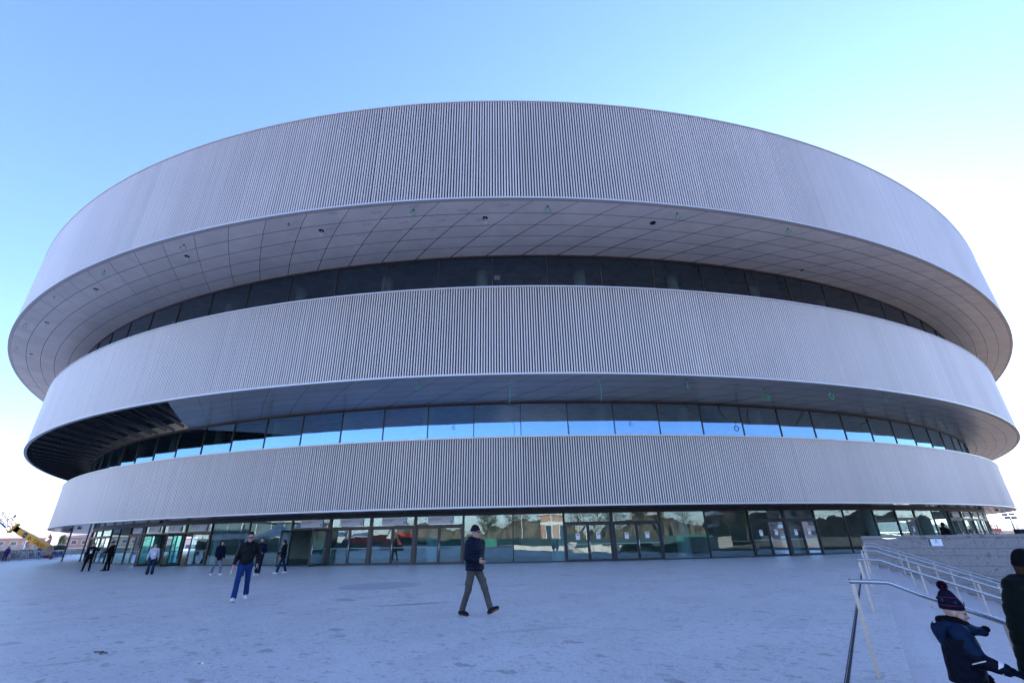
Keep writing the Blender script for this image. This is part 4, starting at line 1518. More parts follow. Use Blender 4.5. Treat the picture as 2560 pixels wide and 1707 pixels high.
# brick chapel
ch = thing('brick_chapel', 'small brick chapel with white cornice across the plaza, mirrored in the blue-black doors', 'chapel', (9.5, -49, 0), R(2))
MB().box((0, 0, 3.0), (9.5, 10, 6.0)).build('wall', 'brick_wall', ch)
MB().box((0, 0, 6.15), (10.3, 10.8, .5)).build('cornice', 'plaster_white', ch)
MB().box((0, 5.02, 4.2), (9.7, .2, .5)).build('string_course', 'plaster_white', ch)
m = MB(); m.add([(-5.2, 5.3, 6.4), (5.2, 5.3, 6.4), (0, 5.3, 9.3), (-5.2, -5.3, 6.4), (5.2, -5.3, 6.4), (0, -5.3, 9.3)], [(0, 1, 2), (4, 3, 5), (1, 4, 5, 2), (3, 0, 2, 5)]); m.build('roof', 'copper_green', ch)
for x in (-3, 0, 3):
    w_ = MB().box((x, 5.03, 2.3), (1.3, .12, 3.4)).build('window', 'plaster_white', ch)
    MB().box((x, 5.06, 2.3), (.9, .12, 3.0)).build('pane', 'window_dark', w_)


def block(loc, size, rz, wallm, lab, nx, nz, name='apartment_tower'):
    root = thing(name, lab, 'building', loc, rz)
    X, Y, Zs = size
    MB().box((0, 0, Zs / 2), size).build('wall', wallm, root)
    MB().box((0, 0, Zs + .25), (X + .6, Y + .6, .5)).build('roof', 'copper_green' if wallm == 'render_cream' else 'roof_tile', root)
    for i in range(nx):
        for j in range(nz):
            x = -X / 2 + X * (i + .5) / nx
            z = Zs * (j + .55) / nz
            w_ = MB().box((x, Y / 2 + .02, z), (X / nx * .5, .1, Zs / nz * .5)).build('window', 'window_dark', root)
    for j in range(nz):
        MB().box((-X * .22, Y / 2 + .55, Zs * (j + .22) / nz), (X * .3, 1.1, Zs / nz * .3)).build('balcony', 'plaster_white', root)
    return root


block((74, -88, 0), (24, 14, 21), R(28), 'render_cream', 'cream apartment tower with green roof across the plaza', 6, 6)
block((112, -62, 0), (24, 14, 17), R(47), 'brick_wall', 'brick apartment tower across the plaza on the right', 6, 5)
block((128, -30, -2.5), (22, 16, 20), R(62), 'brick_wall', 'brick apartment tower far right of the stairs, mirrored at the right of the glass front', 6, 8)
block((-96, 62, -2.5), (16, 12, 9), R(-105), 'brick_wall', 'brick house left of the plaza, mirrored in the first glass bay', 5, 3, 'brick_house')
rt_ = random.Random(21)
spots = [(-3, -50, 9), (0, -44, 8), (-10, -55, 10), (-17, -50, 8), (22, -50, 9), (27, -47, 8), (32, -53, 10), (40, -50, 8), (47, -46, 9), (55, -42, 8), (62, -40, 8), (-8, -46, 7), (71, -36, 8), (80, -32, 8), (88, -22, 8), (96, -12, 8), (102, 0, 8), (106, 12, 8), (90, -34, 9), (-52, -8, 5), (-47, -30, 5)]
for i, (x, y, h) in enumerate(spots):
    k = 'bare' if i % 3 else 'dark'
    tree((x + rt_.uniform(-1, 1), y + rt_.uniform(-1.5, 1.5), 0), h, h * .32, 'bare winter tree across the plaza, mirrored in the glass' if k == 'bare' else 'dark green tree across the plaza, mirrored in the glass', k,
         'bare trees across the plaza' if k == 'bare' else 'dark trees across the plaza', seed=30 + i, n=1700)
for i, (x, y) in enumerate(((0.5, -36), (6.5, -37), (20, -38), (32, -36))):
    lamp((x, y, 0), 8.5, f'tall white lamp post across the plaza, {ordn[i]} from the left in the mirrored row')

# belt of winter woodland closing the view behind everything
rw2 = random.Random(77)
line = [(-75, -72), (-30, -80), (20, -82), (60, -78), (100, -62), (135, -15), (152, 40), (150, 95)]
pl = []
for (xa, ya), (xb, yb) in zip(line, line[1:]):
    k = int(math.dist((xa, ya), (xb, yb)) / 1.1)
    pl += [(xa + (xb - xa) * i / k, ya + (yb - ya) * i / k) for i in range(k)]


def wood_h(i, x, y):
    return (5.6 if x < 60 else 8.4) + 1.5 * math.sin(i * .11) + .9 * math.sin(i * .37 + 1) + .5 * math.sin(i * 1.3) + rw2.uniform(-.4, .4)


V, F, nr_ = [], [], 7
hs_ = [wood_h(i, *p) for i, p in enumerate(pl)]
for i, (x, y) in enumerate(pl):
    for j in range(nr_):
        q = j / (nr_ - 1)
        off = 2.5 * math.cos(q * math.pi) + rw2.uniform(-.5, .5)
        V.append((x + off * .3 + rw2.uniform(-.4, .4), y + off, (-2.0 if x > 60 else -.2) + hs_[i] * .86 * math.sin(q * math.pi) + rw2.uniform(-.3, .3)))
for i in range(len(pl) - 1):
    for j in range(nr_ - 1):
        a = i * nr_ + j
        F.append((a, a + 1, a + nr_ + 1, a + nr_))
m = MB().add(V, F)
V, F = [], []
for i, (x, y) in enumerate(pl):
    for q in range(60):
        c = Vector((x + rw2.gauss(0, .9), y + rw2.gauss(0, 1.2), (-2.0 if x > 60 else -.2) + hs_[i] * rw2.uniform(.45, 1.08)))
        d1 = Vector((rw2.gauss(0, 1), rw2.gauss(0, 1), rw2.gauss(0, 1.6))).normalized() * rw2.uniform(.1, .3)
        d2 = d1.cross(Vector((rw2.gauss(0, 1), rw2.gauss(0, 1), rw2.gauss(0, 1)))).normalized() * rw2.uniform(.05, .14)
        k = len(V); V += [c - d1, c + d2, c + d1, c - d2]; F.append((k, k + 1, k + 2, k + 3))
m.add(V, F)
mat('winter_wood', (0.10, 0.085, 0.065), 0.9, 0, 0.4, 0.2)
tag(m.build('distant_wood', 'winter_wood'), kind='stuff')

# dark hoarding added round the plaza, hiding sunlit ground from the mirrored view
m = MB()
hp = [(-56, 30), (-56, -30), (-20, -36), (0, -24), (44, -16)]
for (xa, ya), (xb, yb) in zip(hp, hp[1:]):
    L = math.dist((xa, ya), (xb, yb))
    n = int(L / 2.4)
    for i in range(n):
        a = Vector((xa + (xb - xa) * i / n, ya + (yb - ya) * i / n, 0))
        b = Vector((xa + (xb - xa) * (i + 1) / n, ya + (yb - ya) * (i + 1) / n, 0))
        d = (b - a) * .012
        m.bar(a + d + Vector((0, 0, .68)), b - d + Vector((0, 0, .68)), .05, 1.24)
        m.bar(a, a + Vector((0, 0, 1.4)), .08)
mat('baffle_blue', (0.025, 0.06, 0.075), 0.7, 0, 0.3, 0.6)
tag(m.build('baffle', 'baffle_blue'), 'added long dark blue-green hoarding round the far sides of the plaza, mirrored in the glass', 'baffle')
# ---------------------------------------------------------------- people: bodies and clothes grown as smooth unions on a grid
def fabric(name, col, rough=0.85, bump=0.35, bscale=60, var=0.15, sheen=0.0):
    m, t, out = nodes(name)
    p = N(t, 'ShaderNodeBsdfPrincipled', Roughness=rough)
    p.inputs['Specular IOR Level'].default_value = 0.1
    p.inputs['Sheen Weight'].default_value = sheen
    tc = N(t, 'ShaderNodeTexCoord')
    n1 = N(t, 'ShaderNodeTexNoise', Scale=9.0, Detail=4.0)
    t.links.new(tc.outputs['Object'], n1.inputs['Vector'])
    t.links.new(ramp(t, n1.outputs[0], [(0.3, tuple(c * (1 - var) for c in col)), (0.7, tuple(min(1, c * (1 + var)) for c in col))]), p.inputs['Base Color'])
    n2 = N(t, 'ShaderNodeTexNoise', Scale=bscale, Detail=4.0)
    t.links.new(tc.outputs['Object'], n2.inputs['Vector'])
    n3 = N(t, 'ShaderNodeTexNoise', Scale=11.0, Detail=3.0)
    mp = N(t, 'ShaderNodeMapping')
    mp.inputs['Scale'].default_value = (1, 1, 2.2)
    t.links.new(tc.outputs['Object'], mp.inputs['Vector'])
    t.links.new(mp.outputs[0], n3.inputs['Vector'])
    b1 = N(t, 'ShaderNodeBump', Strength=bump, Distance=0.03)
    t.links.new(n3.outputs[0], b1.inputs['Height'])
    b2 = N(t, 'ShaderNodeBump', Strength=bump * .6, Distance=0.003)
    t.links.new(n2.outputs[0], b2.inputs['Height'])
    t.links.new(b1.outputs[0], b2.inputs['Normal'])
    t.links.new(b2.outputs[0], p.inputs['Normal'])
    t.links.new(p.outputs[0], out.inputs[0])
    return name


def skin_mat(name, col):
    m, t, out = nodes(name)
    p = N(t, 'ShaderNodeBsdfPrincipled', Roughness=0.5)
    p.inputs['Base Color'].default_value = (*col, 1)
    p.inputs['Subsurface Weight'].default_value = 0.08
    p.inputs['Subsurface Radius'].default_value = (0.01, 0.004, 0.002)
    tc = N(t, 'ShaderNodeTexCoord')
    n1 = N(t, 'ShaderNodeTexNoise', Scale=18.0, Detail=4.0)
    t.links.new(tc.outputs['Object'], n1.inputs['Vector'])
    t.links.new(ramp(t, n1.outputs[0], [(0.3, tuple(c * .88 for c in col)), (0.7, tuple(min(1, c * 1.1) for c in col))]), p.inputs['Base Color'])
    t.links.new(p.outputs[0], out.inputs[0])


skin_mat('skin', (0.40, 0.21, 0.155))
skin_mat('skin_pale', (0.46, 0.27, 0.21))
for nm, c_, kw in (('navy_puffer', (0.004, 0.006, 0.016), dict(rough=.45, bump=.3)), ('black_leather', (0.003, 0.003, 0.004), dict(rough=.38, bump=.5)),
                   ('black_cloth', (0.003, 0.003, 0.0035), {}), ('navy_cloth', (0.004, 0.006, 0.018), {}), ('olive_grey', (0.075, 0.066, 0.056), dict(bump=.5)),
                   ('denim_blue', (0.010, 0.030, 0.115), dict(bump=.4)), ('denim_dark', (0.012, 0.022, 0.05), dict(bump=.4)), ('grey_sweat', (0.16, 0.155, 0.18), {}),
                   ('beanie_blue', (0.012, 0.011, 0.02), dict(bscale=140)), ('cap_blue', (0.10, 0.14, 0.22), {}), ('maroon_knit', (0.07, 0.01, 0.02), {}),
                   ('white_cloth', (0.5, 0.47, 0.5), {}), ('hair_dark', (0.012, 0.009, 0.008), dict(rough=.55, bscale=90)), ('hair_black', (0.006, 0.006, 0.006), dict(rough=.5, bscale=90)),
                   ('hair_brown', (0.035, 0.018, 0.01), dict(rough=.55, bscale=90)), ('fur_collar', (0.006, 0.005, 0.005), dict(bscale=150, bump=.9)),
                   ('child_blue', (0.003, 0.013, 0.036), dict(rough=.6)), ('child_navy', (0.0015, 0.0025, 0.009), dict(rough=.6)), ('reflective', (0.62, 0.58, 0.56), dict(rough=.4, bump=.05)),
                   ('hat_navy', (0.004, 0.005, 0.015), dict(bscale=120)), ('hat_pink', (0.16, 0.015, 0.04), {}), ('hat_motif', (0.02, 0.032, 0.06), {}), ('green_black', (0.002, 0.0045, 0.0035), dict(rough=.6)),
                   ('shoe_white', (0.6, 0.57, 0.57), dict(bump=.1)), ('shoe_black', (0.012, 0.012, 0.014), {}), ('sole_gum', (0.19, 0.10, 0.04), {}), ('shoe_brown', (0.07, 0.045, 0.03), {}), ('purple_cloth', (0.06, 0.05, 0.22), {}),
                   ('lip_rose', (0.40, 0.14, 0.13), dict(rough=.4, bump=0))):
    fabric(nm, c_, **kw)
mat('lens_black', (0.006, 0.006, 0.007), 0.08, 0, 0.0)


def cone(a, b, ra, rb=None, k=0.02, flat=None):
    return ('c', np.array(a, float), np.array(b, float), ra, ra if rb is None else rb, k, flat)


def ells(c, r, k=0.02, rot=None):
    return ('e', np.array(c, float), np.array(r, float), rot, k)


def grow(prims, vox, cut=(), disp=None):
    """Signed field of a smooth union, cut by half-spaces, then surface nets."""
    lo, hi = np.full(3, 1e9), np.full(3, -1e9)
    for p in prims:
        if p[0] == 'c':
            r = max(p[3], p[4]); a, b = np.minimum(p[1], p[2]) - r, np.maximum(p[1], p[2]) + r
        elif p[0] == 'e':
            r = p[2].max(); a, b = p[1] - r, p[1] + r
        else:
            continue
        lo, hi = np.minimum(lo, a), np.maximum(hi, b)
    lo -= 3 * vox; hi += 3 * vox
    n = np.ceil((hi - lo) / vox).astype(int) + 1
    F = np.full(n, 1.0, np.float32)
    ax = [lo[i] + vox * np.arange(n[i]) for i in range(3)]
    for p in prims:
        if p[0] == 'c':
            r = max(p[3], p[4]); a, b = np.minimum(p[1], p[2]) - r, np.maximum(p[1], p[2]) + r; k = p[5]
        elif p[0] == 'e':
            r = p[2].max(); a, b = p[1] - r, p[1] + r; k = p[4]
        else:
            r = p[2].max(); a, b = p[1] - r, p[1] + r; k = p[4]
        pad = k + 4 * vox
        i0 = np.maximum(0, ((a - pad - lo) / vox).astype(int)); i1 = np.minimum(n, ((b + pad - lo) / vox).astype(int) + 2)
        if (i1 <= i0).any():
            continue
        X, Y, Zg = np.meshgrid(ax[0][i0[0]:i1[0]], ax[1][i0[1]:i1[1]], ax[2][i0[2]:i1[2]], indexing='ij', sparse=True)
        if p[0] == 'c':
            A, B, ra, rb, k, flat = p[1:]
            D = B - A
            L = max((D ** 2).sum(), 1e-9)
            qx, qy, qz = X - A[0], Y - A[1], Zg - A[2]
            tt = np.clip((qx * D[0] + qy * D[1] + qz * D[2]) / L, 0, 1)
            ex, ey, ez = qx - tt * D[0], qy - tt * D[1], qz - tt * D[2]
            if flat is not None:
                fv, ff = flat
                s = (ex * fv[0] + ey * fv[1] + ez * fv[2]) * (ff - 1)
                ex, ey, ez = ex + s * fv[0], ey + s * fv[1], ez + s * fv[2]
            d = np.sqrt(ex * ex + ey * ey + ez * ez) - (ra + (rb - ra) * tt)
        else:
            c, rr, rot, k = p[1:5]
            qx, qy, qz = X - c[0], Y - c[1], Zg - c[2]
            if rot is not None:
                M = np.asarray(rot)
                qx, qy, qz = (qx * M[0, 0] + qy * M[1, 0] + qz * M[2, 0], qx * M[0, 1] + qy * M[1, 1] + qz * M[2, 1], qx * M[0, 2] + qy * M[1, 2] + qz * M[2, 2])
            k0 = np.sqrt((qx / rr[0]) ** 2 + (qy / rr[1]) ** 2 + (qz / rr[2]) ** 2)
            k1 = np.sqrt((qx / rr[0] ** 2) ** 2 + (qy / rr[1] ** 2) ** 2 + (qz / rr[2] ** 2) ** 2) + 1e-9
            d = k0 * (k0 - 1) / k1
        S = F[i0[0]:i1[0], i0[1]:i1[1], i0[2]:i1[2]]
        if p[0] == 's':
            h = np.maximum(k - np.abs(S + d), 0) / k
            S[...] = np.maximum(S, -d) + h * h * k * .25
        else:
            h = np.maximum(k - np.abs(S - d), 0) / k
            S[...] = np.minimum(S, d) - h * h * k * .25
    X, Y, Zg = np.meshgrid(*ax, indexing='ij', sparse=True)
    if disp is not None:
        F = F + disp(X, Y, Zg).astype(np.float32)
    for nv, off in cut:      # keep the side where nv . p <= off
        F = np.maximum(F, (X * nv[0] + Y * nv[1] + Zg * nv[2] - off).astype(np.float32))
    ins = F < 0
    nx, ny, nz = (np.array(F.shape) - 1)
    cnt = np.zeros((nx, ny, nz), np.int8)
    acc = np.zeros((nx, ny, nz, 3), np.float32)
    cor = [(i, j, k) for i in (0, 1) for j in (0, 1) for k in (0, 1)]
    sl = lambda o: (slice(o[0], o[0] + nx), slice(o[1], o[1] + ny), slice(o[2], o[2] + nz))
    for a in cor:
        for x in range(3):
            if a[x] == 0:
                b = list(a); b[x] = 1; b = tuple(b)
                fa, fb = F[sl(a)], F[sl(b)]
                m = (fa < 0) != (fb < 0)
                t_ = np.where(m, fa / np.where(fa == fb, 1, fa - fb), 0)
                cnt += m
                for y in range(3):
                    acc[..., y] += np.where(m, a[y] + (t_ if y == x else 0), 0)
    act = cnt > 0
    idx = np.full(act.shape, -1, np.int64)
    idx[act] = np.arange(act.sum())
    I = np.argwhere(act)
    V = lo + vox * (I + acc[act] / cnt[act][:, None])
    faces = []
    for x in range(3):
        y, z = (x + 1) % 3, (x + 2) % 3
        s0 = [slice(0, None)] * 3; s1 = [slice(0, None)] * 3
        s0[x] = slice(0, F.shape[x] - 1); s1[x] = slice(1, F.shape[x])
        ch = ins[tuple(s0)] != ins[tuple(s1)]
        P = np.argwhere(ch)
        P = P[(P[:, y] > 0) & (P[:, z] > 0) & (P[:, y] < F.shape[y] - 1) & (P[:, z] < F.shape[z] - 1)]
        if not len(P):
            continue
        o1 = np.zeros(3, int); o1[y] = 1
        o2 = np.zeros(3, int); o2[z] = 1
        q = np.stack([idx[tuple((P - o1 - o2).T)], idx[tuple((P - o2).T)], idx[tuple(P.T)], idx[tuple((P - o1).T)]], 1)
        fl = ~ins[tuple(P.T)]
        q[fl] = q[fl][:, ::-1]
        faces.append(q[(q >= 0).all(1)])
    return V, np.concatenate(faces)


def blob(name, prims, vox, m_, parent, **kw):
    V, F = grow(prims, vox, **kw)
    return np_mesh(name, V, F, m_, parent, smooth=True)


def unit(v):
    v = np.array(v, float)
    return v / np.linalg.norm(v)


def hand_prims(w, d, n, sc, side, curl=35, vox=0.01, rmul=1.0):
    """Palm, four jointed fingers and a thumb. d = along the hand, n = palm normal, side = +1/-1 for the thumb side."""
    d, n = unit(d), unit(n)
    n = unit(n - d * (n @ d))
    s = np.cross(n, d) * side
    r0 = max(.0095 * sc * rmul, vox * .72)
    P = [cone(w, w + d * .03 * sc, .026 * sc, .028 * sc, .02)]
    pc = w + d * .065 * sc
    for o in (-.026, -.009, .009, .026):
        P.append(cone(w + d * .02 * sc + s * o * .6 * sc, w + d * .098 * sc + s * o * sc, .018 * sc, .0145 * sc, .012))
    for i, (o, L) in enumerate(((.029, .072), (.010, .082), (-.010, .076), (-.029, .058))):
        p = w + d * .100 * sc + s * o * sc
        a = math.radians(curl * (.55 + .12 * i))
        cur = 0.0
        for seg, fr in ((.45, 1.0), (.32, .92), (.23, .82)):
            cur += a * (.8 if seg > .4 else 1.0)
            q = p + (d * math.cos(cur) + n * math.sin(cur)) * L * seg * sc
            P.append(cone(p, q, r0 * fr, r0 * fr * .93, .004))
            p = q
    p = w + d * .03 * sc + s * .026 * sc
    q = p + (d * .55 + s * .75 + n * .3) * .045 * sc
    P.append(cone(p, q, .0135 * sc, .0115 * sc, .012))
    q2 = q + unit(d * .9 + s * .25 + n * .45) * .034 * sc
    P.append(cone(q, q2, max(.011 * sc, r0), max(.0095 * sc, r0), .005))
    return P


def make_person(label, loc, heading, H, o, group=None):
    """heading: direction faced in plan, degrees from +x. o: options for pose, clothes, head."""
    sc = H / 1.75
    root = thing('person', label, 'person', loc, R(heading - 90), group)
    vox = o.get('vox', .016)
    child = o.get('child', False)
    FW, RT, UP = np.array((0, 1., 0)), np.array((1., 0, 0)), np.array((0, 0, 1.))
    J = {}
    legs = o.get('legs', ((4, 3, 0), (-4, 3, 0)))          # (left, right): thigh pitch, knee flex, foot pitch
    splay = o.get('splay', 3)
    pts = []
    lt, ls_ = .425 * sc, .415 * sc
    if child:
        lt, ls_ = lt * .93, ls_ * .93
    for sgn, (th, kn, fp) in zip((-1, 1), legs):
        a, b = R(th), R(th - kn)
        hip = np.array((sgn * .088 * sc, 0, 0))
        kd = np.array((sgn * math.sin(R(splay)), math.sin(a), -math.cos(a)))
        knee = hip + kd * lt
        ank = knee + np.array((sgn * math.sin(R(splay * .4)), math.sin(b), -math.cos(b))) * ls_
        f = R(fp)
        fw = np.array((sgn * .12, math.cos(f), math.sin(f)))
        up = np.array((0, -math.sin(f), math.cos(f)))
        heel = ank - fw * .055 * sc - up * .055 * sc
        toe = ank + fw * .165 * sc - up * .062 * sc
        low = min((heel - up * .035 * sc)[2], (toe - up * .03 * sc)[2])
        pts.append([hip, knee, ank, heel, toe, low, fw, up])
    drop = o.get('drop', (0, 0))                             # a foot that stands lower (stairs)
    hz = -min(p[5] + dz for p, dz in zip(pts, drop)) if not o.get('hz') else o['hz']
    for p in pts:
        for i in range(5):
            p[i] = p[i] + UP * hz
    pel = np.array((0, 0, hz))
    lean = R(o.get('lean', 2))
    sl_ = R(o.get('side', 0))
    tu = unit(np.array((math.sin(sl_), math.sin(lean), math.cos(lean))))
    T = lambda z, x=0., y=0.: pel + tu * z * sc + RT * x * sc + FW * y * sc
    tw = R(o.get('twist', 0))
    srt = np.array((math.cos(tw), math.sin(tw), 0))
    sfw = np.array((-math.sin(tw), math.cos(tw), 0))
    neck = T(.545)
    hcn = T(.70 if not child else .71) + sfw * .02 * sc
    hy, hp = R(o.get('head_yaw', 0)) + tw, R(o.get('head_pitch', 0))
    hf = np.array((-math.sin(hy) * math.cos(hp), math.cos(hy) * math.cos(hp), math.sin(hp)))
    hr = np.array((math.cos(hy), math.sin(hy), 0))
    hu = np.cross(hr, hf)
    hs = sc * (1.0 if not child else 1.22)
    Hd = lambda x, y, z: hcn + (hr * x + hf * y + hu * z) * hs
    rotH = np.stack([hr, hf, hu], 1)
    arms = []
    for sgn, (pit, spl, elb, inw) in zip((-1, 1), o.get('arms', ((0, 8, 12, 0), (0, 8, 12, 0)))):
        sh = T(.475) + srt * sgn * .178 * sc
        a, s_ = R(pit), R(spl)
        ud = unit(srt * sgn * math.sin(s_) + (sfw * math.sin(a) - UP * math.cos(a)) * math.cos(s_))
        el = sh + ud * .285 * sc
        b = R(pit + elb)
        fd = unit(sfw * math.sin(b) * math.cos(R(inw)) - UP * math.cos(b) + srt * sgn * (-math.sin(R(inw)) * abs(math.sin(b)) + math.sin(s_) * .6))
        wr = el + fd * .25 * sc
        arms.append((sh, el, wr, fd, sgn))
    # --- body: one continuous skin from head to feet
    B = [ells(Hd(0, -.012, .035), np.array((.076, .096, .094)) * hs, .02, rotH), ells(Hd(0, .026, -.05), np.array((.056, .066, .062)) * hs, .03, rotH),
         cone(Hd(-.008, .078, -.093), Hd(.008, .078, -.093), .02 * hs, None, .02),
         cone(Hd(0, .086, .022), Hd(0, .111, -.018), .009 * hs, .0135 * hs, .012), cone(Hd(-.012, .098, -.022), Hd(.012, .098, -.022), .009 * hs, None, .01),
         cone(Hd(-.036, .078, .034), Hd(.036, .078, .034), .012 * hs, None, .015), cone(Hd(-.046, .058, -.022), Hd(-.03, .07, -.02), .022 * hs, None, .02),
         cone(Hd(.046, .058, -.022), Hd(.03, .07, -.02), .022 * hs, None, .02), cone(Hd(-.018, .09, -.052), Hd(.018, .09, -.052), .008 * hs, None, .006),
         cone(Hd(-.016, .089, -.064), Hd(.016, .089, -.064), .0085 * hs, None, .006),
         ells(Hd(-.078, -.008, 0), np.array((.011, .024, .034)) * hs, .008, rotH), ells(Hd(.078, -.008, 0), np.array((.011, .024, .034)) * hs, .008, rotH)]
    B += [('s', Hd(-.032, .102, .012), np.array((.016, .013, .011)) * hs, rotH, .012), ('s', Hd(.032, .102, .012), np.array((.016, .013, .011)) * hs, rotH, .012)]
    B += [cone(neck - tu * .03 * sc, hcn - hu * .05 * hs - hf * .005, .056 * sc, .052 * sc, .03), cone(T(.02), T(.25), .12 * sc, .115 * sc, .05, (FW, 1.45)), cone(T(.25), T(.46), .12 * sc, .14 * sc, .05, (FW, 1.5)),
          cone(T(.475) - srt * .14 * sc, T(.475) + srt * .14 * sc, .055 * sc, None, .05)]
    for sh, el, wr, fd, sgn in arms:
        B += [cone(sh, el, .046 * sc, .038 * sc, .03), cone(el, wr, .037 * sc, .026 * sc, .02)]
        hd = o.get('hand_dir', {}).get(sgn)
        if o.get('gloves') is None:
            B += hand_prims(wr, fd if hd is None else hd, o.get('palm', {}).get(sgn, -srt * sgn), sc, sgn * -1 * o.get('thumb', {}).get(sgn, 1), o.get('curl', 38), vox)
    for hip, knee, ank, heel, toe, low, fw, up in pts:
        B += [cone(hip, knee, .075 * sc, .05 * sc, .04), cone(knee, ank, .05 * sc, .034 * sc, .03), cone(heel, toe, .03 * sc, .026 * sc, .02)]
    blob('body', B, vox, o.get('skin', 'skin'), root)
    # --- trousers
    fl = o.get('flare', .058)
    Tr = [cone(pts[0][0], pts[1][0], .098 * sc, None, .05, (FW, 1.12)), cone(pel + UP * .0, pel + UP * .10 * sc, .115 * sc, .115 * sc, .06, (FW, 1.45))]
    for hip, knee, ank, heel, toe, low, fw, up in pts:
        Tr += [cone(hip, knee, .098 * sc, .068 * sc, .05), cone(knee, ank + (knee - ank) * .05, .066 * sc, fl * sc, .03)]
        if o.get('cargo'):
            m_ = hip + (knee - hip) * .72 + RT * (.07 * sc * (1 if hip[0] > 0 else -1))
            Tr.append(ells(m_, np.array((.022, .055, .085)) * sc, .012))
    wrk = lambda X, Y, Zg: .004 * np.sin(Zg * 95 + X * 40 + 3 * np.sin(Y * 30)) * np.exp(-((Zg - .1) / .14) ** 2) + .003 * np.sin(Zg * 70 + Y * 50) * np.exp(-((Zg - .52 * sc) / .1) ** 2)
    blob('trousers', Tr, vox, o.get('legs_mat', 'denim_blue'), root, disp=wrk if vox < .012 else None)
    # --- shoes
    for hip, knee, ank, heel, toe, low, fw, up in pts:
        off = float((heel - up * .036 * sc) @ up)
        Sh = [cone(heel, toe, .044 * sc, .036 * sc, .03, None), cone(ank - up * .01, ank - up * .05 * sc, .045 * sc, .05 * sc, .03), cone(ank + fw * .02 - up * .02 * sc, toe - up * 0 + up * .012, .036 * sc, .03 * sc, .03)]
        s_ = blob('shoe', Sh, min(vox, .011), o.get('shoe_mat', 'shoe_white'), root, cut=[(-up, -off)])
        if o.get('sole_mat'):
            So = [cone(heel - up * .022 * sc, toe - up * .018 * sc, .046 * sc, .038 * sc, .02, (up, 2.2))]
            blob('sole', So, min(vox, .01), o['sole_mat'], s_, cut=[(-up, -(off - .004))])
    # --- jacket
    jm = o.get('jacket', 'navy_cloth')
    hem, fat = o.get('hem', -.02), o.get('fat', 1.0)
    Ja = [cone(T(hem), T(.16), .168 * sc * fat, .168 * sc * fat, .05, (sfw, 1.2)), cone(T(.16), T(.36), .165 * sc * fat, .178 * sc * fat, .06, (sfw, 1.34)),
          cone(T(.36), T(.46), .178 * sc * fat, .15 * sc, .06, (sfw, 1.4)), cone(T(.475) - srt * .155 * sc, T(.475) + srt * .155 * sc, .074 * sc, None, .06),
          cone(T(.50), T(.565), .09 * sc, .072 * sc, .04)]
    sr = o.get('sleeve', 1.0)
    for sh, el, wr, fd, sgn in arms:
        Ja += [cone(sh, el, .07 * sc * sr, .06 * sc * sr, .05), cone(el, wr - fd * .005, .06 * sc * sr, .047 * sc * sr, .03)]
    if o.get('hood'):
        hk = o.get('hood_k', 1.0)
        Ja += [ells(T(.55) - sfw * .10 * sc * hk, np.array((.12, .075, .085)) * sc * hk, .05), cone(T(.575) - srt * .085 * sc - sfw * .04 * sc, T(.53) - srt * .04 * sc + sfw * .085 * sc, .035 * sc, .028 * sc, .03),
               cone(T(.575) + srt * .085 * sc - sfw * .04 * sc, T(.53) + srt * .04 * sc + sfw * .085 * sc, .035 * sc, .028 * sc, .03), cone(T(.56) - srt * .08 * sc - sfw * .1 * sc, T(.56) + srt * .08 * sc - sfw * .1 * sc, .05 * sc, None, .04)]
    if o.get('hood_up'):
        Ja += [ells(Hd(0, -.03, .03), np.array((.105, .115, .125)) * hs, .03, rotH), cone(T(.53), Hd(0, -.03, -.06), .095 * sc, .09 * sc, .04), ('s', Hd(0, .10, -.01), np.array((.07, .10, .105)) * hs, rotH, .02)]
    q_ = o.get('quilt')
    dj = None
    if q_:
        dj = lambda X, Y, Zg: .010 * (1 - np.abs(np.sin(np.pi * (Zg + .25 * np.abs(X) * 0) / q_))) ** 2
    elif vox < .013:
        dj = lambda X, Y, Zg: .0035 * np.sin(Zg * 60 + X * 35 + 2 * np.sin(Y * 25 + X * 18)) * np.sin(X * 21 + Y * 17)
    ja = blob('jacket', Ja, vox, jm, root, disp=dj, cut=[(-tu, -float(T(hem + .0) @ tu) + .0)])
    if o.get('zip'):
        Zp = [cone(T(hem + .03) + sfw * (.162 * sc * fat / 1.28 + .002), T(.36) + sfw * (.178 * sc * fat / 1.34 + .003), .006, .006, .002), cone(T(.36) + sfw * (.178 * sc * fat / 1.34 + .003), T(.5) + sfw * .105 * sc, .006, .006, .002)]
        blob('zip', Zp, .006, 'black_cloth', ja)
    if o.get('collar'):
        Cq = [cone(T(.555) - srt * .08 * sc - sfw * .03 * sc, T(.50) - srt * .05 * sc + sfw * .095 * sc, .035 * sc, .04 * sc, .03), cone(T(.555) + srt * .08 * sc - sfw * .03 * sc, T(.50) + srt * .05 * sc + sfw * .095 * sc, .035 * sc, .04 * sc, .03),
              cone(T(.565) - srt * .07 * sc - sfw * .06 * sc, T(.565) + srt * .07 * sc - sfw * .06 * sc, .04 * sc, None, .03)]
        blob('collar', Cq, min(vox, .012), o['collar'], ja)
    if o.get('badge'):
        c = T(.24) + sfw * (.165 * sc * fat / 1.3 + .012)
        M = np.eye(4)
        mm = MB()
        w_, h_ = .05, .07
        for dx, dz in ((-w_, -h_), (w_, -h_), (w_, h_), (-w_, h_)):
            p = c + srt * dx + UP * dz
            mm.v.append(tuple(p)); 
        for dx, dz in ((-w_, -h_), (w_, -h_), (w_, h_), (-w_, h_)):
            p = c + srt * dx + UP * dz + sfw * .006
            mm.v.append(tuple(p))
        mm.f = [(3, 2, 1, 0), (4, 5, 6, 7), (0, 1, 5, 4), (1, 2, 6, 5), (2, 3, 7, 6), (3, 0, 4, 7)]; mm.m = [0] * 6
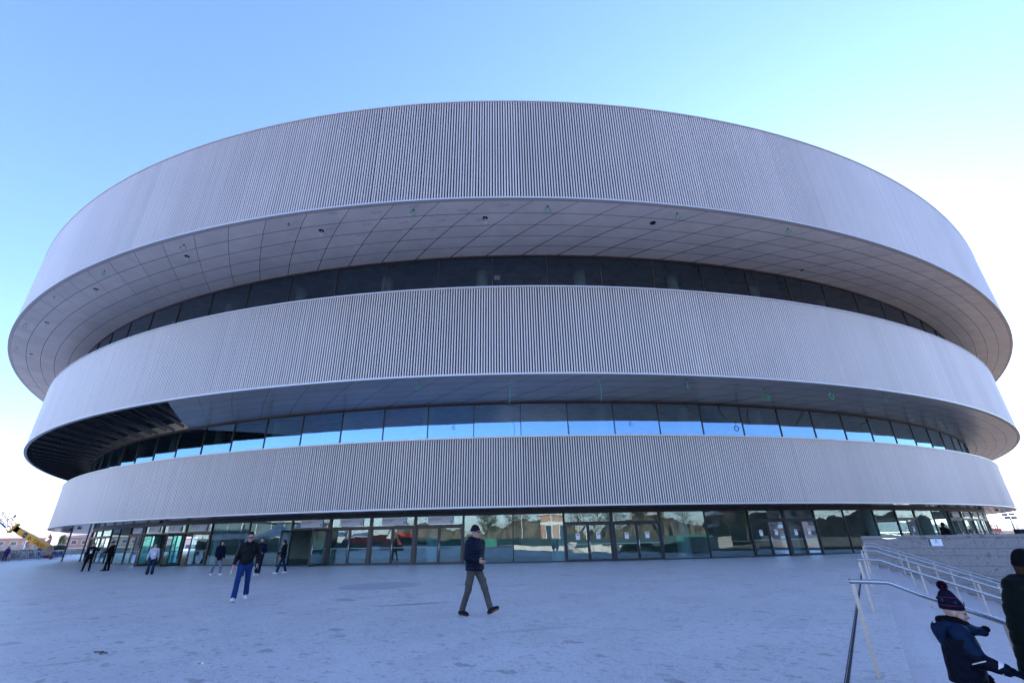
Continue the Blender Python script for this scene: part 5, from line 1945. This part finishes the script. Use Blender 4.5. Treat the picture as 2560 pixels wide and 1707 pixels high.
        mm.tube([c + UP * h_ - srt * .02, T(.44) - srt * .07 * sc + sfw * .15 * sc], .005, 5); mm.tube([c + UP * h_ + srt * .02, T(.44) + srt * .07 * sc + sfw * .15 * sc], .005, 5)
        mm.build('badge', 'paper', root)
    # --- head: hair, hats, glasses
    hv = min(vox, .011)
    hair = o.get('hair')
    if hair:
        lg = o.get('hair_long', 0)
        Hp = [ells(Hd(0, -.016, .045), np.array((.084, .103, .098)) * hs, .02, rotH)]
        ct = [(unit(hf * .75 - hu * .65), float(Hd(0, .062, .085) @ unit(hf * .75 - hu * .65)))]
        if lg:
            Hp += [cone(Hd(-.06, -.03, .0), Hd(-.07, -.04, -lg), .045 * hs, .04 * hs, .03), cone(Hd(.06, -.03, .0), Hd(.07, -.04, -lg), .045 * hs, .04 * hs, .03), cone(Hd(0, -.07, 0), Hd(0, -.08, -lg), .06 * hs, .05 * hs, .03)]
        else:
            ct.append((-hu, -float(Hd(0, 0, -.03) @ hu)))
        blob('hair', Hp, hv, hair, root, cut=ct)
    if o.get('beard'):
        blob('beard', [cone(Hd(-.058, .03, -.03), Hd(-.02, .085, -.09), .016 * hs, .02 * hs, .02), cone(Hd(.058, .03, -.03), Hd(.02, .085, -.09), .016 * hs, .02 * hs, .02), cone(Hd(-.02, .088, -.09), Hd(.02, .088, -.09), .02 * hs, None, .01)], hv, o['beard'], root)
    if o.get('beanie'):
        Bn = [ells(Hd(0, -.02, .045), np.array((.088, .108, .112)) * hs, .02, rotH), cone(Hd(-.02, -.03, .10), Hd(.02, -.03, .10), .055 * hs, None, .03)]
        nv = unit(-hu * .96 + hf * .12)
        hatb = blob('beanie', Bn, hv, o['beanie'], root, cut=[(nv, float(Hd(0, 0, .028) @ nv))])
        Bd = [ells(Hd(0, -.02, .045), np.array((.093, .113, .112)) * hs, .02, rotH)]
        blob('beanie_cuff', Bd, hv, o['beanie'], hatb, cut=[(nv, float(Hd(0, 0, .022) @ nv)), (-nv, -float(Hd(0, 0, .068) @ nv))])
    if o.get('cap'):
        Cp = [ells(Hd(0, -.015, .05), np.array((.086, .106, .098)) * hs, .02, rotH)]
        cb = blob('cap', Cp, hv, o['cap'], root, cut=[(-hu, -float(Hd(0, 0, .042) @ hu))])
        blob('visor', [cone(Hd(-.035, .075, .055), Hd(-.03, .15, .045), .018 * hs, .014 * hs, .03, (hu, 2.0)), cone(Hd(.035, .075, .055), Hd(.03, .15, .045), .018 * hs, .014 * hs, .03, (hu, 2.0)), cone(Hd(0, .08, .057), Hd(0, .16, .047), .02 * hs, .014 * hs, .03, (hu, 2.0))], hv, o['cap'], cb)
    if o.get('shades'):
        Gl = [ells(Hd(-.033, .101, .013), np.array((.029, .010, .021)) * hs, .004, rotH), ells(Hd(.033, .101, .013), np.array((.029, .010, .021)) * hs, .004, rotH), cone(Hd(-.02, .106, .02), Hd(.02, .106, .02), .005 * hs, None, .003),
              cone(Hd(-.06, .094, .02), Hd(-.084, .0, .018), .0055 * hs, None, .003), cone(Hd(.06, .094, .02), Hd(.084, .0, .018), .0055 * hs, None, .003)]
        blob('sunglasses', Gl, min(hv, .006), 'lens_black', root)
    else:
        blob('eyes', [ells(Hd(x, .0875, .012), np.array((.0125, .009, .0065)) * hs, .002, rotH) for x in (-.032, .032)], .004, 'hair_dark', root)
    return root, dict(T=T, Hd=Hd, arms=arms, pts=pts, hs=hs, sc=sc, srt=srt, sfw=sfw, hr=hr, hf=hf, hu=hu, rotH=rotH, tu=tu)


# ---- the man in the middle
make_person('man in navy padded jacket, blue beanie and sunglasses striding across the plaza', (-0.93, 11.12, 0), -38, 1.775,
            dict(vox=.009, legs=((27, 4, 24), (-9, 14, -4)), arms=((-16, 9, 14, 0), (6, 10, 72, 42)), lean=1, twist=-12, fat=1.24, sleeve=1.2, jacket='navy_puffer', quilt=.062, hood=True, hem=-.06, zip=True,
                 legs_mat='olive_grey', cargo=True, flare=.062, shoe_mat='shoe_black', sole_mat='sole_gum', beanie='beanie_blue', shades=True, head_yaw=24, head_pitch=-4, beard=None, curl=30))
# ---- leather jacket
p2 = make_person('man in black leather jacket, blue jeans and white trainers walking towards the camera', (-7.9, 14.62, 0), -66, 1.82,
                 dict(vox=.011, legs=((-16, 16, -14), (20, 7, 12)), arms=((-12, 26, 48, 30), (4, 14, 10, 0)), lean=1, fat=1.0, sleeve=1.0, jacket='black_leather', collar='fur_collar', hem=.0, zip=True,
                      legs_mat='denim_blue', flare=.07, shoe_mat='shoe_white', sole_mat='shoe_white', hair='hair_black', shades=True, head_pitch=-14, head_yaw=6))
# drink carton in his right hand
sh, el, wr, fd, sgn = p2[1]['arms'][1]
M0 = Matrix.Translation((-7.9, 14.62, 0)) @ Matrix.Rotation(R(-66 - 90), 4, 'Z')
hp_ = M0 @ Vector(wr + fd * .11 + np.array((0, .03, -.03)))
bt = thing('drink_bottle', 'small pink and green bottle held by the man in the leather jacket', 'bottle', hp_)
mat('bottle_pink', (0.6, 0.22, 0.25), 0.4); mat('bottle_green', (0.15, 0.45, 0.25), 0.4)
m = MB(); m.lathe((0, 0, 0), [(0, -.09), (.03, -.09), (.033, -.06), (.033, .0)], 14); m.build('bottle_body', 'bottle_green', bt, True)
m = MB(); m.lathe((0, 0, 0), [(.0335, -.03), (.0335, .03), (.02, .06), (.014, .09), (0, .09)], 14); m.build('bottle_top', 'bottle_pink', bt, True)
# ---- others near the doors
make_person('older man in blue cap and black jacket stepping behind the man in leather', (-12.2, 22.3, 0), -58, 1.69, dict(legs=((-20, 42, -30), (16, 4, 8)), jacket='black_cloth', legs_mat='denim_blue', shoe_mat='shoe_brown', cap='cap_blue', shades=True, hem=-.1))
make_person('bearded man in all navy clothes and white trainers right behind the man in leather', (-13.05, 25.35, 0), -75, 1.76, dict(legs=((18, 5, 8), (-14, 14, -10)), arms=((10, 20, 60, 40), (5, 8, 20, 0)), jacket='navy_cloth', legs_mat='navy_cloth', hair='hair_black', beard='hair_dark', hem=-.04, flare=.065))
make_person('person in maroon hood, black coat and jeans walking left before the open door', (-12.45, 26.6, 0), 205, 1.62, dict(legs=((16, 4, 4), (-14, 8, -4)), arms=((0, 8, 20, 0), (12, 10, 55, 20)), jacket='black_cloth', legs_mat='denim_dark', hood=True, beanie='maroon_knit', hair='hair_dark', hair_long=.12, hem=-.14, fat=1.12, flare=.07))
make_person('person in hooded navy jacket and grey jogging trousers walking past the glass', (-15.55, 26.05, 0), -35, 1.66, dict(legs=((18, 5, 8), (-14, 14, -10)), arms=((-14, 16, 14, 0), (12, 10, 22, 0)), jacket='navy_cloth', hood_up=True, legs_mat='grey_sweat', shoe_mat='shoe_white', hem=-.12, fat=1.15))
make_person('long-haired woman in white top and wide jeans with a white badge', (-20.45, 28.05, 0), -50, 1.58, dict(legs=((3, 2, 0), (-3, 2, 0)), arms=((-22, 12, 30, -10), (-22, 12, 30, -10)), jacket='white_cloth', legs_mat='denim_dark', flare=.095, shoe_mat='shoe_black', hair='hair_dark', hair_long=.26, hem=-.06, badge=True, side=4, head_yaw=12))
make_person('person all in black with a white badge, one hand raised to the ear', (-28.45, 33.15, 0), -58, 1.72, dict(legs=((2, 2, 0), (10, 3, 0)), splay=7, arms=((38, 48, 118, 25), (0, 16, 20, 10)), jacket='black_cloth', legs_mat='black_cloth', shoe_mat='shoe_black', hair='hair_black', badge=True, hem=-.16, fat=1.1))
l2_ = make_person('person in black cap and coat seen from the side, holding a phone', (-27.35, 33.42, 0), 195, 1.76, dict(legs=((3, 2, 0), (-4, 3, 0)), arms=((24, 4, 62, 15), (24, 4, 62, 15)), jacket='black_cloth', legs_mat='black_cloth', flare=.075, shoe_mat='shoe_black', cap='black_cloth', hood=True, hem=-.1, fat=1.1, head_pitch=-18))
make_person('dark-haired person in blue and purple jacket cut off by the left picture edge', (-63.75, 61.9, 0), -20, 1.7, dict(legs=((6, 3, 0), (-6, 3, 0)), jacket='purple_cloth', legs_mat='denim_blue', hair='hair_dark', hair_long=.1, hem=-.1))
make_person('woman in black beanie and black coat behind the stone wall', (24.2, 27.85, 0), 10, 1.82, dict(vox=.014, arms=((5, 8, 30, 10), (5, 8, 30, 10)), jacket='black_cloth', legs_mat='black_cloth', shoe_mat='shoe_black', beanie='black_cloth', hair='hair_brown', hair_long=.2, hem=-.2, hood=True, skin='skin_pale'))

# ---- child in the bobble hat, on the stairs
cu_, cv_ = 0.41, 6.45
cx_, cy_ = uv2xy(cu_, cv_)
hd_ = math.degrees(math.atan2(SV[1], SV[0]))
croot, cj = make_person('small child in two-tone navy snowsuit and bobble hat on the stairs', (cx_, cy_, -.30), hd_ + 4, 1.19,
                        dict(vox=.0075, child=True, legs=((16, 12, 0), (8, 6, 0)), arms=((6, 10, 20, 8), (18, 13, 52, -2)), lean=6, fat=1.42, sleeve=1.5, jacket='child_navy', legs_mat='child_navy', flare=.085, shoe_mat='shoe_black', skin='skin_pale',
                             gloves=True, hem=-.12, head_pitch=-12, head_yaw=-6))
T, Hd, hs, sc, srt, sfw, tu = (cj[k] for k in ('T', 'Hd', 'hs', 'sc', 'srt', 'sfw', 'tu'))
hr, hf, hu, rotH = (cj[k] for k in ('hr', 'hf', 'hu', 'rotH'))
# lighter blue yoke, hood and upper sleeves over the navy suit
Y_ = [cone(T(.30), T(.46), .178 * 1.45 * sc, .165 * 1.1 * sc, .06, (sfw, 1.34)), cone(T(.475) - srt * .155 * sc, T(.475) + srt * .155 * sc, .10 * sc, None, .06)]
for sh, el, wr, fd, sgn in cj['arms']:
    Y_ += [cone(sh, el + (el - sh) * .12, .112 * sc, .098 * sc, .05)]
yk = blob('jacket_yoke', Y_, .0075, 'child_blue', croot, cut=[(-tu, -float(T(.27) @ tu))])
Hq = [ells(T(.51) - sfw * .17 * sc, np.array((.17, .10, .10)) * sc, .05), ells(T(.40) - sfw * .165 * sc, np.array((.13, .07, .12)) * sc, .06), cone(T(.57) - srt * .14 * sc - sfw * .12 * sc, T(.52) - srt * .08 * sc + sfw * .15 * sc, .06 * sc, .05 * sc, .04),
      cone(T(.57) + srt * .14 * sc - sfw * .12 * sc, T(.52) + srt * .08 * sc + sfw * .15 * sc, .06 * sc, .05 * sc, .04), cone(T(.52) - srt * .06 * sc + sfw * .15 * sc, T(.50) + sfw * .27 * sc, .05 * sc, .04 * sc, .04), cone(T(.52) + srt * .06 * sc + sfw * .15 * sc, T(.50) + sfw * .27 * sc, .05 * sc, .04 * sc, .04)]
blob('hood', Hq, .0075, 'child_blue', croot)
blob('scarf', [cone(T(.57) - srt * .07 * sc, T(.57) + srt * .07 * sc, .10 * sc, None, .05), cone(T(.585) - sfw * .09 * sc, T(.56) + sfw * .10 * sc, .085 * sc, .065 * sc, .05), ells(T(.62) - sfw * .16 * sc, np.array((.05, .05, .045)) * sc, .03), ells(T(.535) + sfw * .30 * sc, np.array((.045, .05, .04)) * sc, .02)], .0075, 'black_cloth', croot)
Bn = [ells(Hd(0, -.02, .05), np.array((.093, .114, .115)) * hs, .03, rotH), ells(Hd(0, -.055, .15), np.array((.062, .075, .085)) * hs, .05, rotH)]
nv = unit(-hu * .97 + hf * .16)
hb_ = blob('bobble_hat', Bn, .0065, 'hat_navy', croot, cut=[(nv, float(Hd(0, 0, .034) @ nv))])
for z0, z1, nm, mt, gr in ((.075, .083, 'hat_stripe', 'hat_pink', .004), (.158, .165, 'hat_stripe', 'hat_pink', .004)):
    Bs = [ells(Hd(0, -.02, .05), np.array((.093 + gr, .114 + gr, .115 + gr)) * hs, .03, rotH), ells(Hd(0, -.055, .15), np.array((.062 + gr, .075 + gr, .085 + gr)) * hs, .05, rotH)]
    blob(nm, Bs, .004, mt, hb_, cut=[(nv, float(Hd(0, 0, z0) @ nv)), (-nv, -float(Hd(0, 0, z1) @ nv))])
m = MB()                                   # snowflake motifs knitted between the stripes
for az in (-150, -95, -40, 15, 70, 125):
    a_ = R(az)
    c = np.array(Hd(0.0965 * math.sin(a_), -.02 + .117 * math.cos(a_) - .012, .117))
    cx2 = np.array(hr) * math.cos(a_) - np.array(hf) * math.sin(a_)
    nn_ = np.array(hr) * math.sin(a_) + np.array(hf) * math.cos(a_)
    cz2 = unit(np.array(hu) - nn_ * .18)
    for k in range(4):
        dv = (cx2 * math.cos(k * math.pi / 4) + cz2 * math.sin(k * math.pi / 4)) * .022 * hs
        m.bar(tuple(c - dv + nn_ * .002), tuple(c + dv + nn_ * .002), .006 * hs, .004 * hs, tuple(nn_))
m.build('hat_snowflakes', 'hat_motif', hb_)
m = MB(); m2 = MB()                         # bobble: a ball of yarn ends
rp = random.Random(6)
pc = np.array(Hd(0, -.085, .262))
for i in range(620):
    dv = unit((rp.gauss(0, 1), rp.gauss(0, 1), rp.gauss(0, 1)))
    L = .050 * hs * rp.uniform(.85, 1.12)
    sd = unit(np.cross(dv, (rp.gauss(0, 1), rp.gauss(0, 1), rp.gauss(0, 1)))) * .0035 * hs
    q = m2 if i % 4 == 0 else m
    q.add([pc + dv * .01, pc + dv * .01 + sd * .6, pc + dv * L + sd, pc + dv * L - sd], [(0, 1, 2, 3)])
m.build('bobble', 'hat_navy', hb_)
m2.build('bobble_flecks', 'hat_pink', hb_)
# gloves with separate fingers, cuffs, reflective bands
for (sh, el, wr, fd, sgn), cl in zip(cj['arms'], (40, 22)):
    hp2 = hand_prims(wr - fd * .01, unit(fd + sfw * .25), unit(-srt * sgn * .5 - np.array((0, 0, 1.)) * .6), sc * 1.12, -sgn, cl, .006, 1.25)
    gl_ = blob('glove', hp2 + [cone(wr - fd * .035, wr + fd * .01, .047 * sc, .04 * sc, .02)], .006, 'child_navy', croot)
    blob('cuff_band', [cone(wr - fd * .055 * 1, wr - fd * .02, .076 * sc, .074 * sc, .01)], .006, 'reflective', croot, cut=[(fd, float((wr - fd * .018) @ fd)), (-fd, -float((wr - fd * .056) @ fd))])
    ud = unit(el - sh)
    pe = el + (el - sh) * .10
    blob('sleeve_piping', [cone(pe - ud * .004, pe + ud * .004, .108 * sc, None, .004)], .0045, 'reflective', croot, cut=[(ud, float((pe + ud * .0045) @ ud)), (-ud, -float((pe - ud * .0045) @ ud))])
blob('hood_tab', [ells(T(.555) - sfw * .215 * sc - srt * -.03 * sc, np.array((.055, .03, .05)) * sc, .01)], .006, 'reflective', croot)
bw_ = .165 * 1.42 * sc
blob('waist_band', [cone(T(-.02), T(.02), bw_ * 1.03, None, .02, (sfw, 1.28))], .006, 'reflective', croot, cut=[(tu, float(T(.012) @ tu)), (-tu, -float(T(-.022) @ tu)), (unit(sfw + srt * -.2), float(T(0) @ unit(sfw + srt * -.2)) - .05)])
blob('lips', [cone(Hd(-.015, .0935, -.053), Hd(.015, .0935, -.053), .0065 * hs, None, .004), cone(Hd(-.013, .0925, -.063), Hd(.013, .0925, -.063), .007 * hs, None, .004)], .004, 'lip_rose', croot)

# ---- adult at the right picture edge, seen from behind
au, av = 1.01, 6.40
ax_, ay_ = uv2xy(au, av)
aroot, aj = make_person('adult in dark green-black hooded coat and black beanie cut off by the right edge', (ax_, ay_, -.45), hd_ + 22, 1.74,
                        dict(vox=.0105, legs=((14, 16, 0), (-4, 3, 0)), hood_k=1.2, arms=((2, 9, 10, 4), (-8, 17, 14, 4)), lean=8, fat=1.6, sleeve=1.35, jacket='green_black', legs_mat='black_cloth', shoe_mat='shoe_black', beanie='black_cloth', hair='hair_brown', hair_long=.16, hood=True, hem=-.2, quilt=.11, skin='skin_pale'))
# ---------------------------------------------------------------- loose cables hanging from unfinished light points in the soffits
mat('cable_green', (0.01, 0.30, 0.13), 0.5, 0, 0.1, 5)
mat('cable_white', (0.62, 0.60, 0.56), 0.5, 0, 0.1, 5)
mat('pencil_grey', (0.50, 0.46, 0.45), 0.9)
UP_CABLES = [('g', -20.82, 23.86), ('w', -21.48, 25.14), ('g0', -13.27, 22.0), ('w', -11.6, 22.73), ('g', -5.55, 20.99), ('w', -1.45, 21.84), ('g', 2.24, 20.92), ('h', 8.79, 22.63), ('g', 10.0, 21.77),
             ('g', 17.54, 23.49), ('h', 21.3, 28.42), ('g', -28.2, 26.63), ('w', -30.9, 29.08), ('g0', -34.92, 30.07), ('w', -39.6, 34.38), ('g', -41.45, 34.46), ('g', -47.3, 39.46), ('w', -47.58, 41.12)]
MID_CABLES = [('t', -5.6, 25.52), ('l', -0.24, 25.42), ('l', 5.1, 25.47), ('t', 10.62, 26.3), ('r', 16.45, 28.54), ('r', 20.68, 28.51), ('t', 25.64, 30.32)]
rc = random.Random(17)
ORD = ['first', 'second', 'third', 'fourth', 'fifth', 'sixth', 'seventh', 'eighth', 'ninth', 'tenth', 'eleventh', 'twelfth']


def loop_pts(p, r, drop, turns=1.3):
    P = [Vector((p[0], p[1], p[2] + .03)), Vector((p[0] + rc.uniform(-.02, .02), p[1], p[2] - drop))]
    a0 = rc.uniform(0, 6)
    c = P[-1] - Vector((0, 0, r))
    n = int(18 * turns)
    az = rc.uniform(-.7, .7)
    for i in range(n + 1):
        q = math.pi / 2 + 2 * math.pi * turns * i / n
        rr = r * (1 + .12 * math.sin(q * 1.7 + a0))
        P.append(c + Vector((math.cos(q) * rr * math.cos(az), math.cos(q) * rr * math.sin(az) + .015 * i / n, math.sin(q) * rr)))
    return P


def hole(x, y, z, r, parent, name='opening'):
    m = MB(); m.lathe((x, y, z - .006), [(0, 0), (r, 0), (r, .03)], 18)
    return m.build(name, 'void_black', parent)


cnt = {}
for lev, z, lst in (('upper', 19.05, UP_CABLES), ('middle', 10.13, MID_CABLES)):
    for k, x, y in sorted(lst, key=lambda c: c[1]):
        col = {'g': 'green', 'g0': 'green', 'w': 'white', 'h': '', 't': 'green', 'l': 'green', 'r': 'green'}[k]
        if k == 'h':
            i = cnt[(lev, 'h')] = cnt.get((lev, 'h'), -1) + 1
            root = thing('downlight_opening', ['round dark downlight opening in the upper soffit near the middle', 'small dark opening in the upper soffit far to the right'][i], 'downlight', (0, 0, 0))
            hole(x, y, z, .17 if i == 0 else .07, root)
            m = MB(); m.lathe((x, y, z - .01), [(.1, 0), (.14, -.02), (.19 if i == 0 else .09, 0)], 18); m.build('ring', 'pole_dark', root)
            continue
        i = cnt[(lev, col)] = cnt.get((lev, col), -1) + 1
        shape = {'g': 'looped', 'g0': 'short', 'w': 'curled', 't': 'short coiled', 'l': 'long trailing', 'r': 'ring-shaped'}[k]
        root = thing('hanging_cable', f'{shape} {col} cable hanging from the {lev} soffit, {ORD[i]} {col} one from the left', 'cable', (0, 0, 0), 0, 'loose cables hanging from the soffits')
        hole(x, y, z, .16 if k == 'w' else .06, root)
        if k == 'g':
            pts = loop_pts((x, y, z), .15, .1)
        elif k == 'g0':
            pts = loop_pts((x, y, z), .05, .05)
        elif k == 'w':
            pts = [Vector((x, y, z + .03)), Vector((x + .05, y, z - .12)), Vector((x + .12, y + .02, z - .3)), Vector((x + .05, y + .02, z - .42)), Vector((x - .05, y, z - .34)), Vector((x + .02, y - .02, z - .22))]
        elif k == 'l':
            pts = [Vector((x + .1 * math.sin(q * 3.1) * q, y, z + .03 - q * 1.55)) for q in np.linspace(0, 1, 12)]
        elif k == 'r':
            pts = loop_pts((x, y, z), .19, .4, 3.2)
        else:
            pts = loop_pts((x, y, z), .13, .3, 1.6)
        m = MB(); m.tube(pts, .015 if k != 'w' else .018, 6); m.build('wire', 'cable_white' if col == 'white' else 'cable_green', root, True)
# hand-written panel numbers on the upper soffit
for tx, x, y in [('4267', -12.7, 21.89), ('4266', -10.33, 21.12), ('4269', -11.0, 22.57), ('4274', -7.8, 21.15), ('4273', -8.63, 22.23), ('4290', -5.51, 20.7), ('4279', -6.43, 22.14), ('4272', -9.39, 23.28), ('4288', -2.76, 21.1),
                 ('4285', -4.14, 22.01), ('4299', -0.31, 20.77), ('4293', -1.75, 21.98), ('4264', -14.5, 24.2), ('4265', -12.84, 24.86), ('4275', -10.55, 24.57), ('4271', -7.03, 22.97), ('4284', -4.86, 22.93)]:
    text_mesh(tx, .30, 'panel_number', 'pencil_grey', arena, frame_M((x, y, 19.05 - .012), (1, rc.uniform(-.12, .12) - .12, 0), (0, 0, -1)), shear=.25)
# small dark spotlights under the lowest soffit
for i, (x, y) in enumerate(sorted([(41.51, 43.35), (49.07, 49.5), (33.88, 38.68), (20.46, 34.07), (-47.23, 51.51), (-42.29, 47.04), (-27.92, 38.07)])):
    root = thing('canopy_spotlight', f'small dark spotlight under the lowest soffit, {ORD[i]} from the left', 'spotlight', (x, y, 3.2), 0, 'spotlights under the lowest soffit')
    m = MB(); m.lathe((0, 0, 0), [(0, -.06), (.07, -.06), (.09, -.02), (.09, 0)], 14); m.build('base', 'pole_dark', root)
    m = MB()
    for a_ in (0.3, 2.4, 4.5):
        m.tube([(0, 0, -.05), (.16 * math.cos(a_), .16 * math.sin(a_), -.1)], [.04, .06], 8)
    m.build('lamp', 'pole_dark', root)
# things seen inside the upper windows
m = MB(); m.box((-.95, 27.0, 18.05), (.42, .02, .36)); tag(m.build('paper_sheet', 'paper'), 'white paper sheet taped inside an upper window near the middle', 'notice')
root = thing('lift_cage', 'blue railing of a small work lift inside an upper window near the middle', 'work lift', (.15, 27.6, 16.75))
m = MB()
for x in (-.6, .6):
    for y in (-.35, .35):
        m.tube([(x, y, 0), (x, y, 1.35)], .03, 6)
for z in (.75, 1.33):
    m.tube([(-.6, -.35, z), (.6, -.35, z), (.6, .35, z), (-.6, .35, z), (-.6, -.35, z)], .03, 6)
m.build('railing', 'site_blue', root)
MB().box((0, 0, .1), (1.2, .7, .18)).build('platform', 'site_blue', root)

# ---------------------------------------------------------------- air
m, t, out = nodes('air')
pv = N(t, 'ShaderNodeVolumePrincipled')
pv.inputs['Color'].default_value = (0.86, 0.92, 1.0, 1)
pv.inputs['Density'].default_value = 0.00016
pv.inputs['Anisotropy'].default_value = 0.2
t.links.new(pv.outputs[0], out.inputs['Volume'])
mb = MB().box((700, 300, 33.5), (8000, 8000, 75))
hz = mb.build('haze', 'air')
tag(hz, kind='stuff')
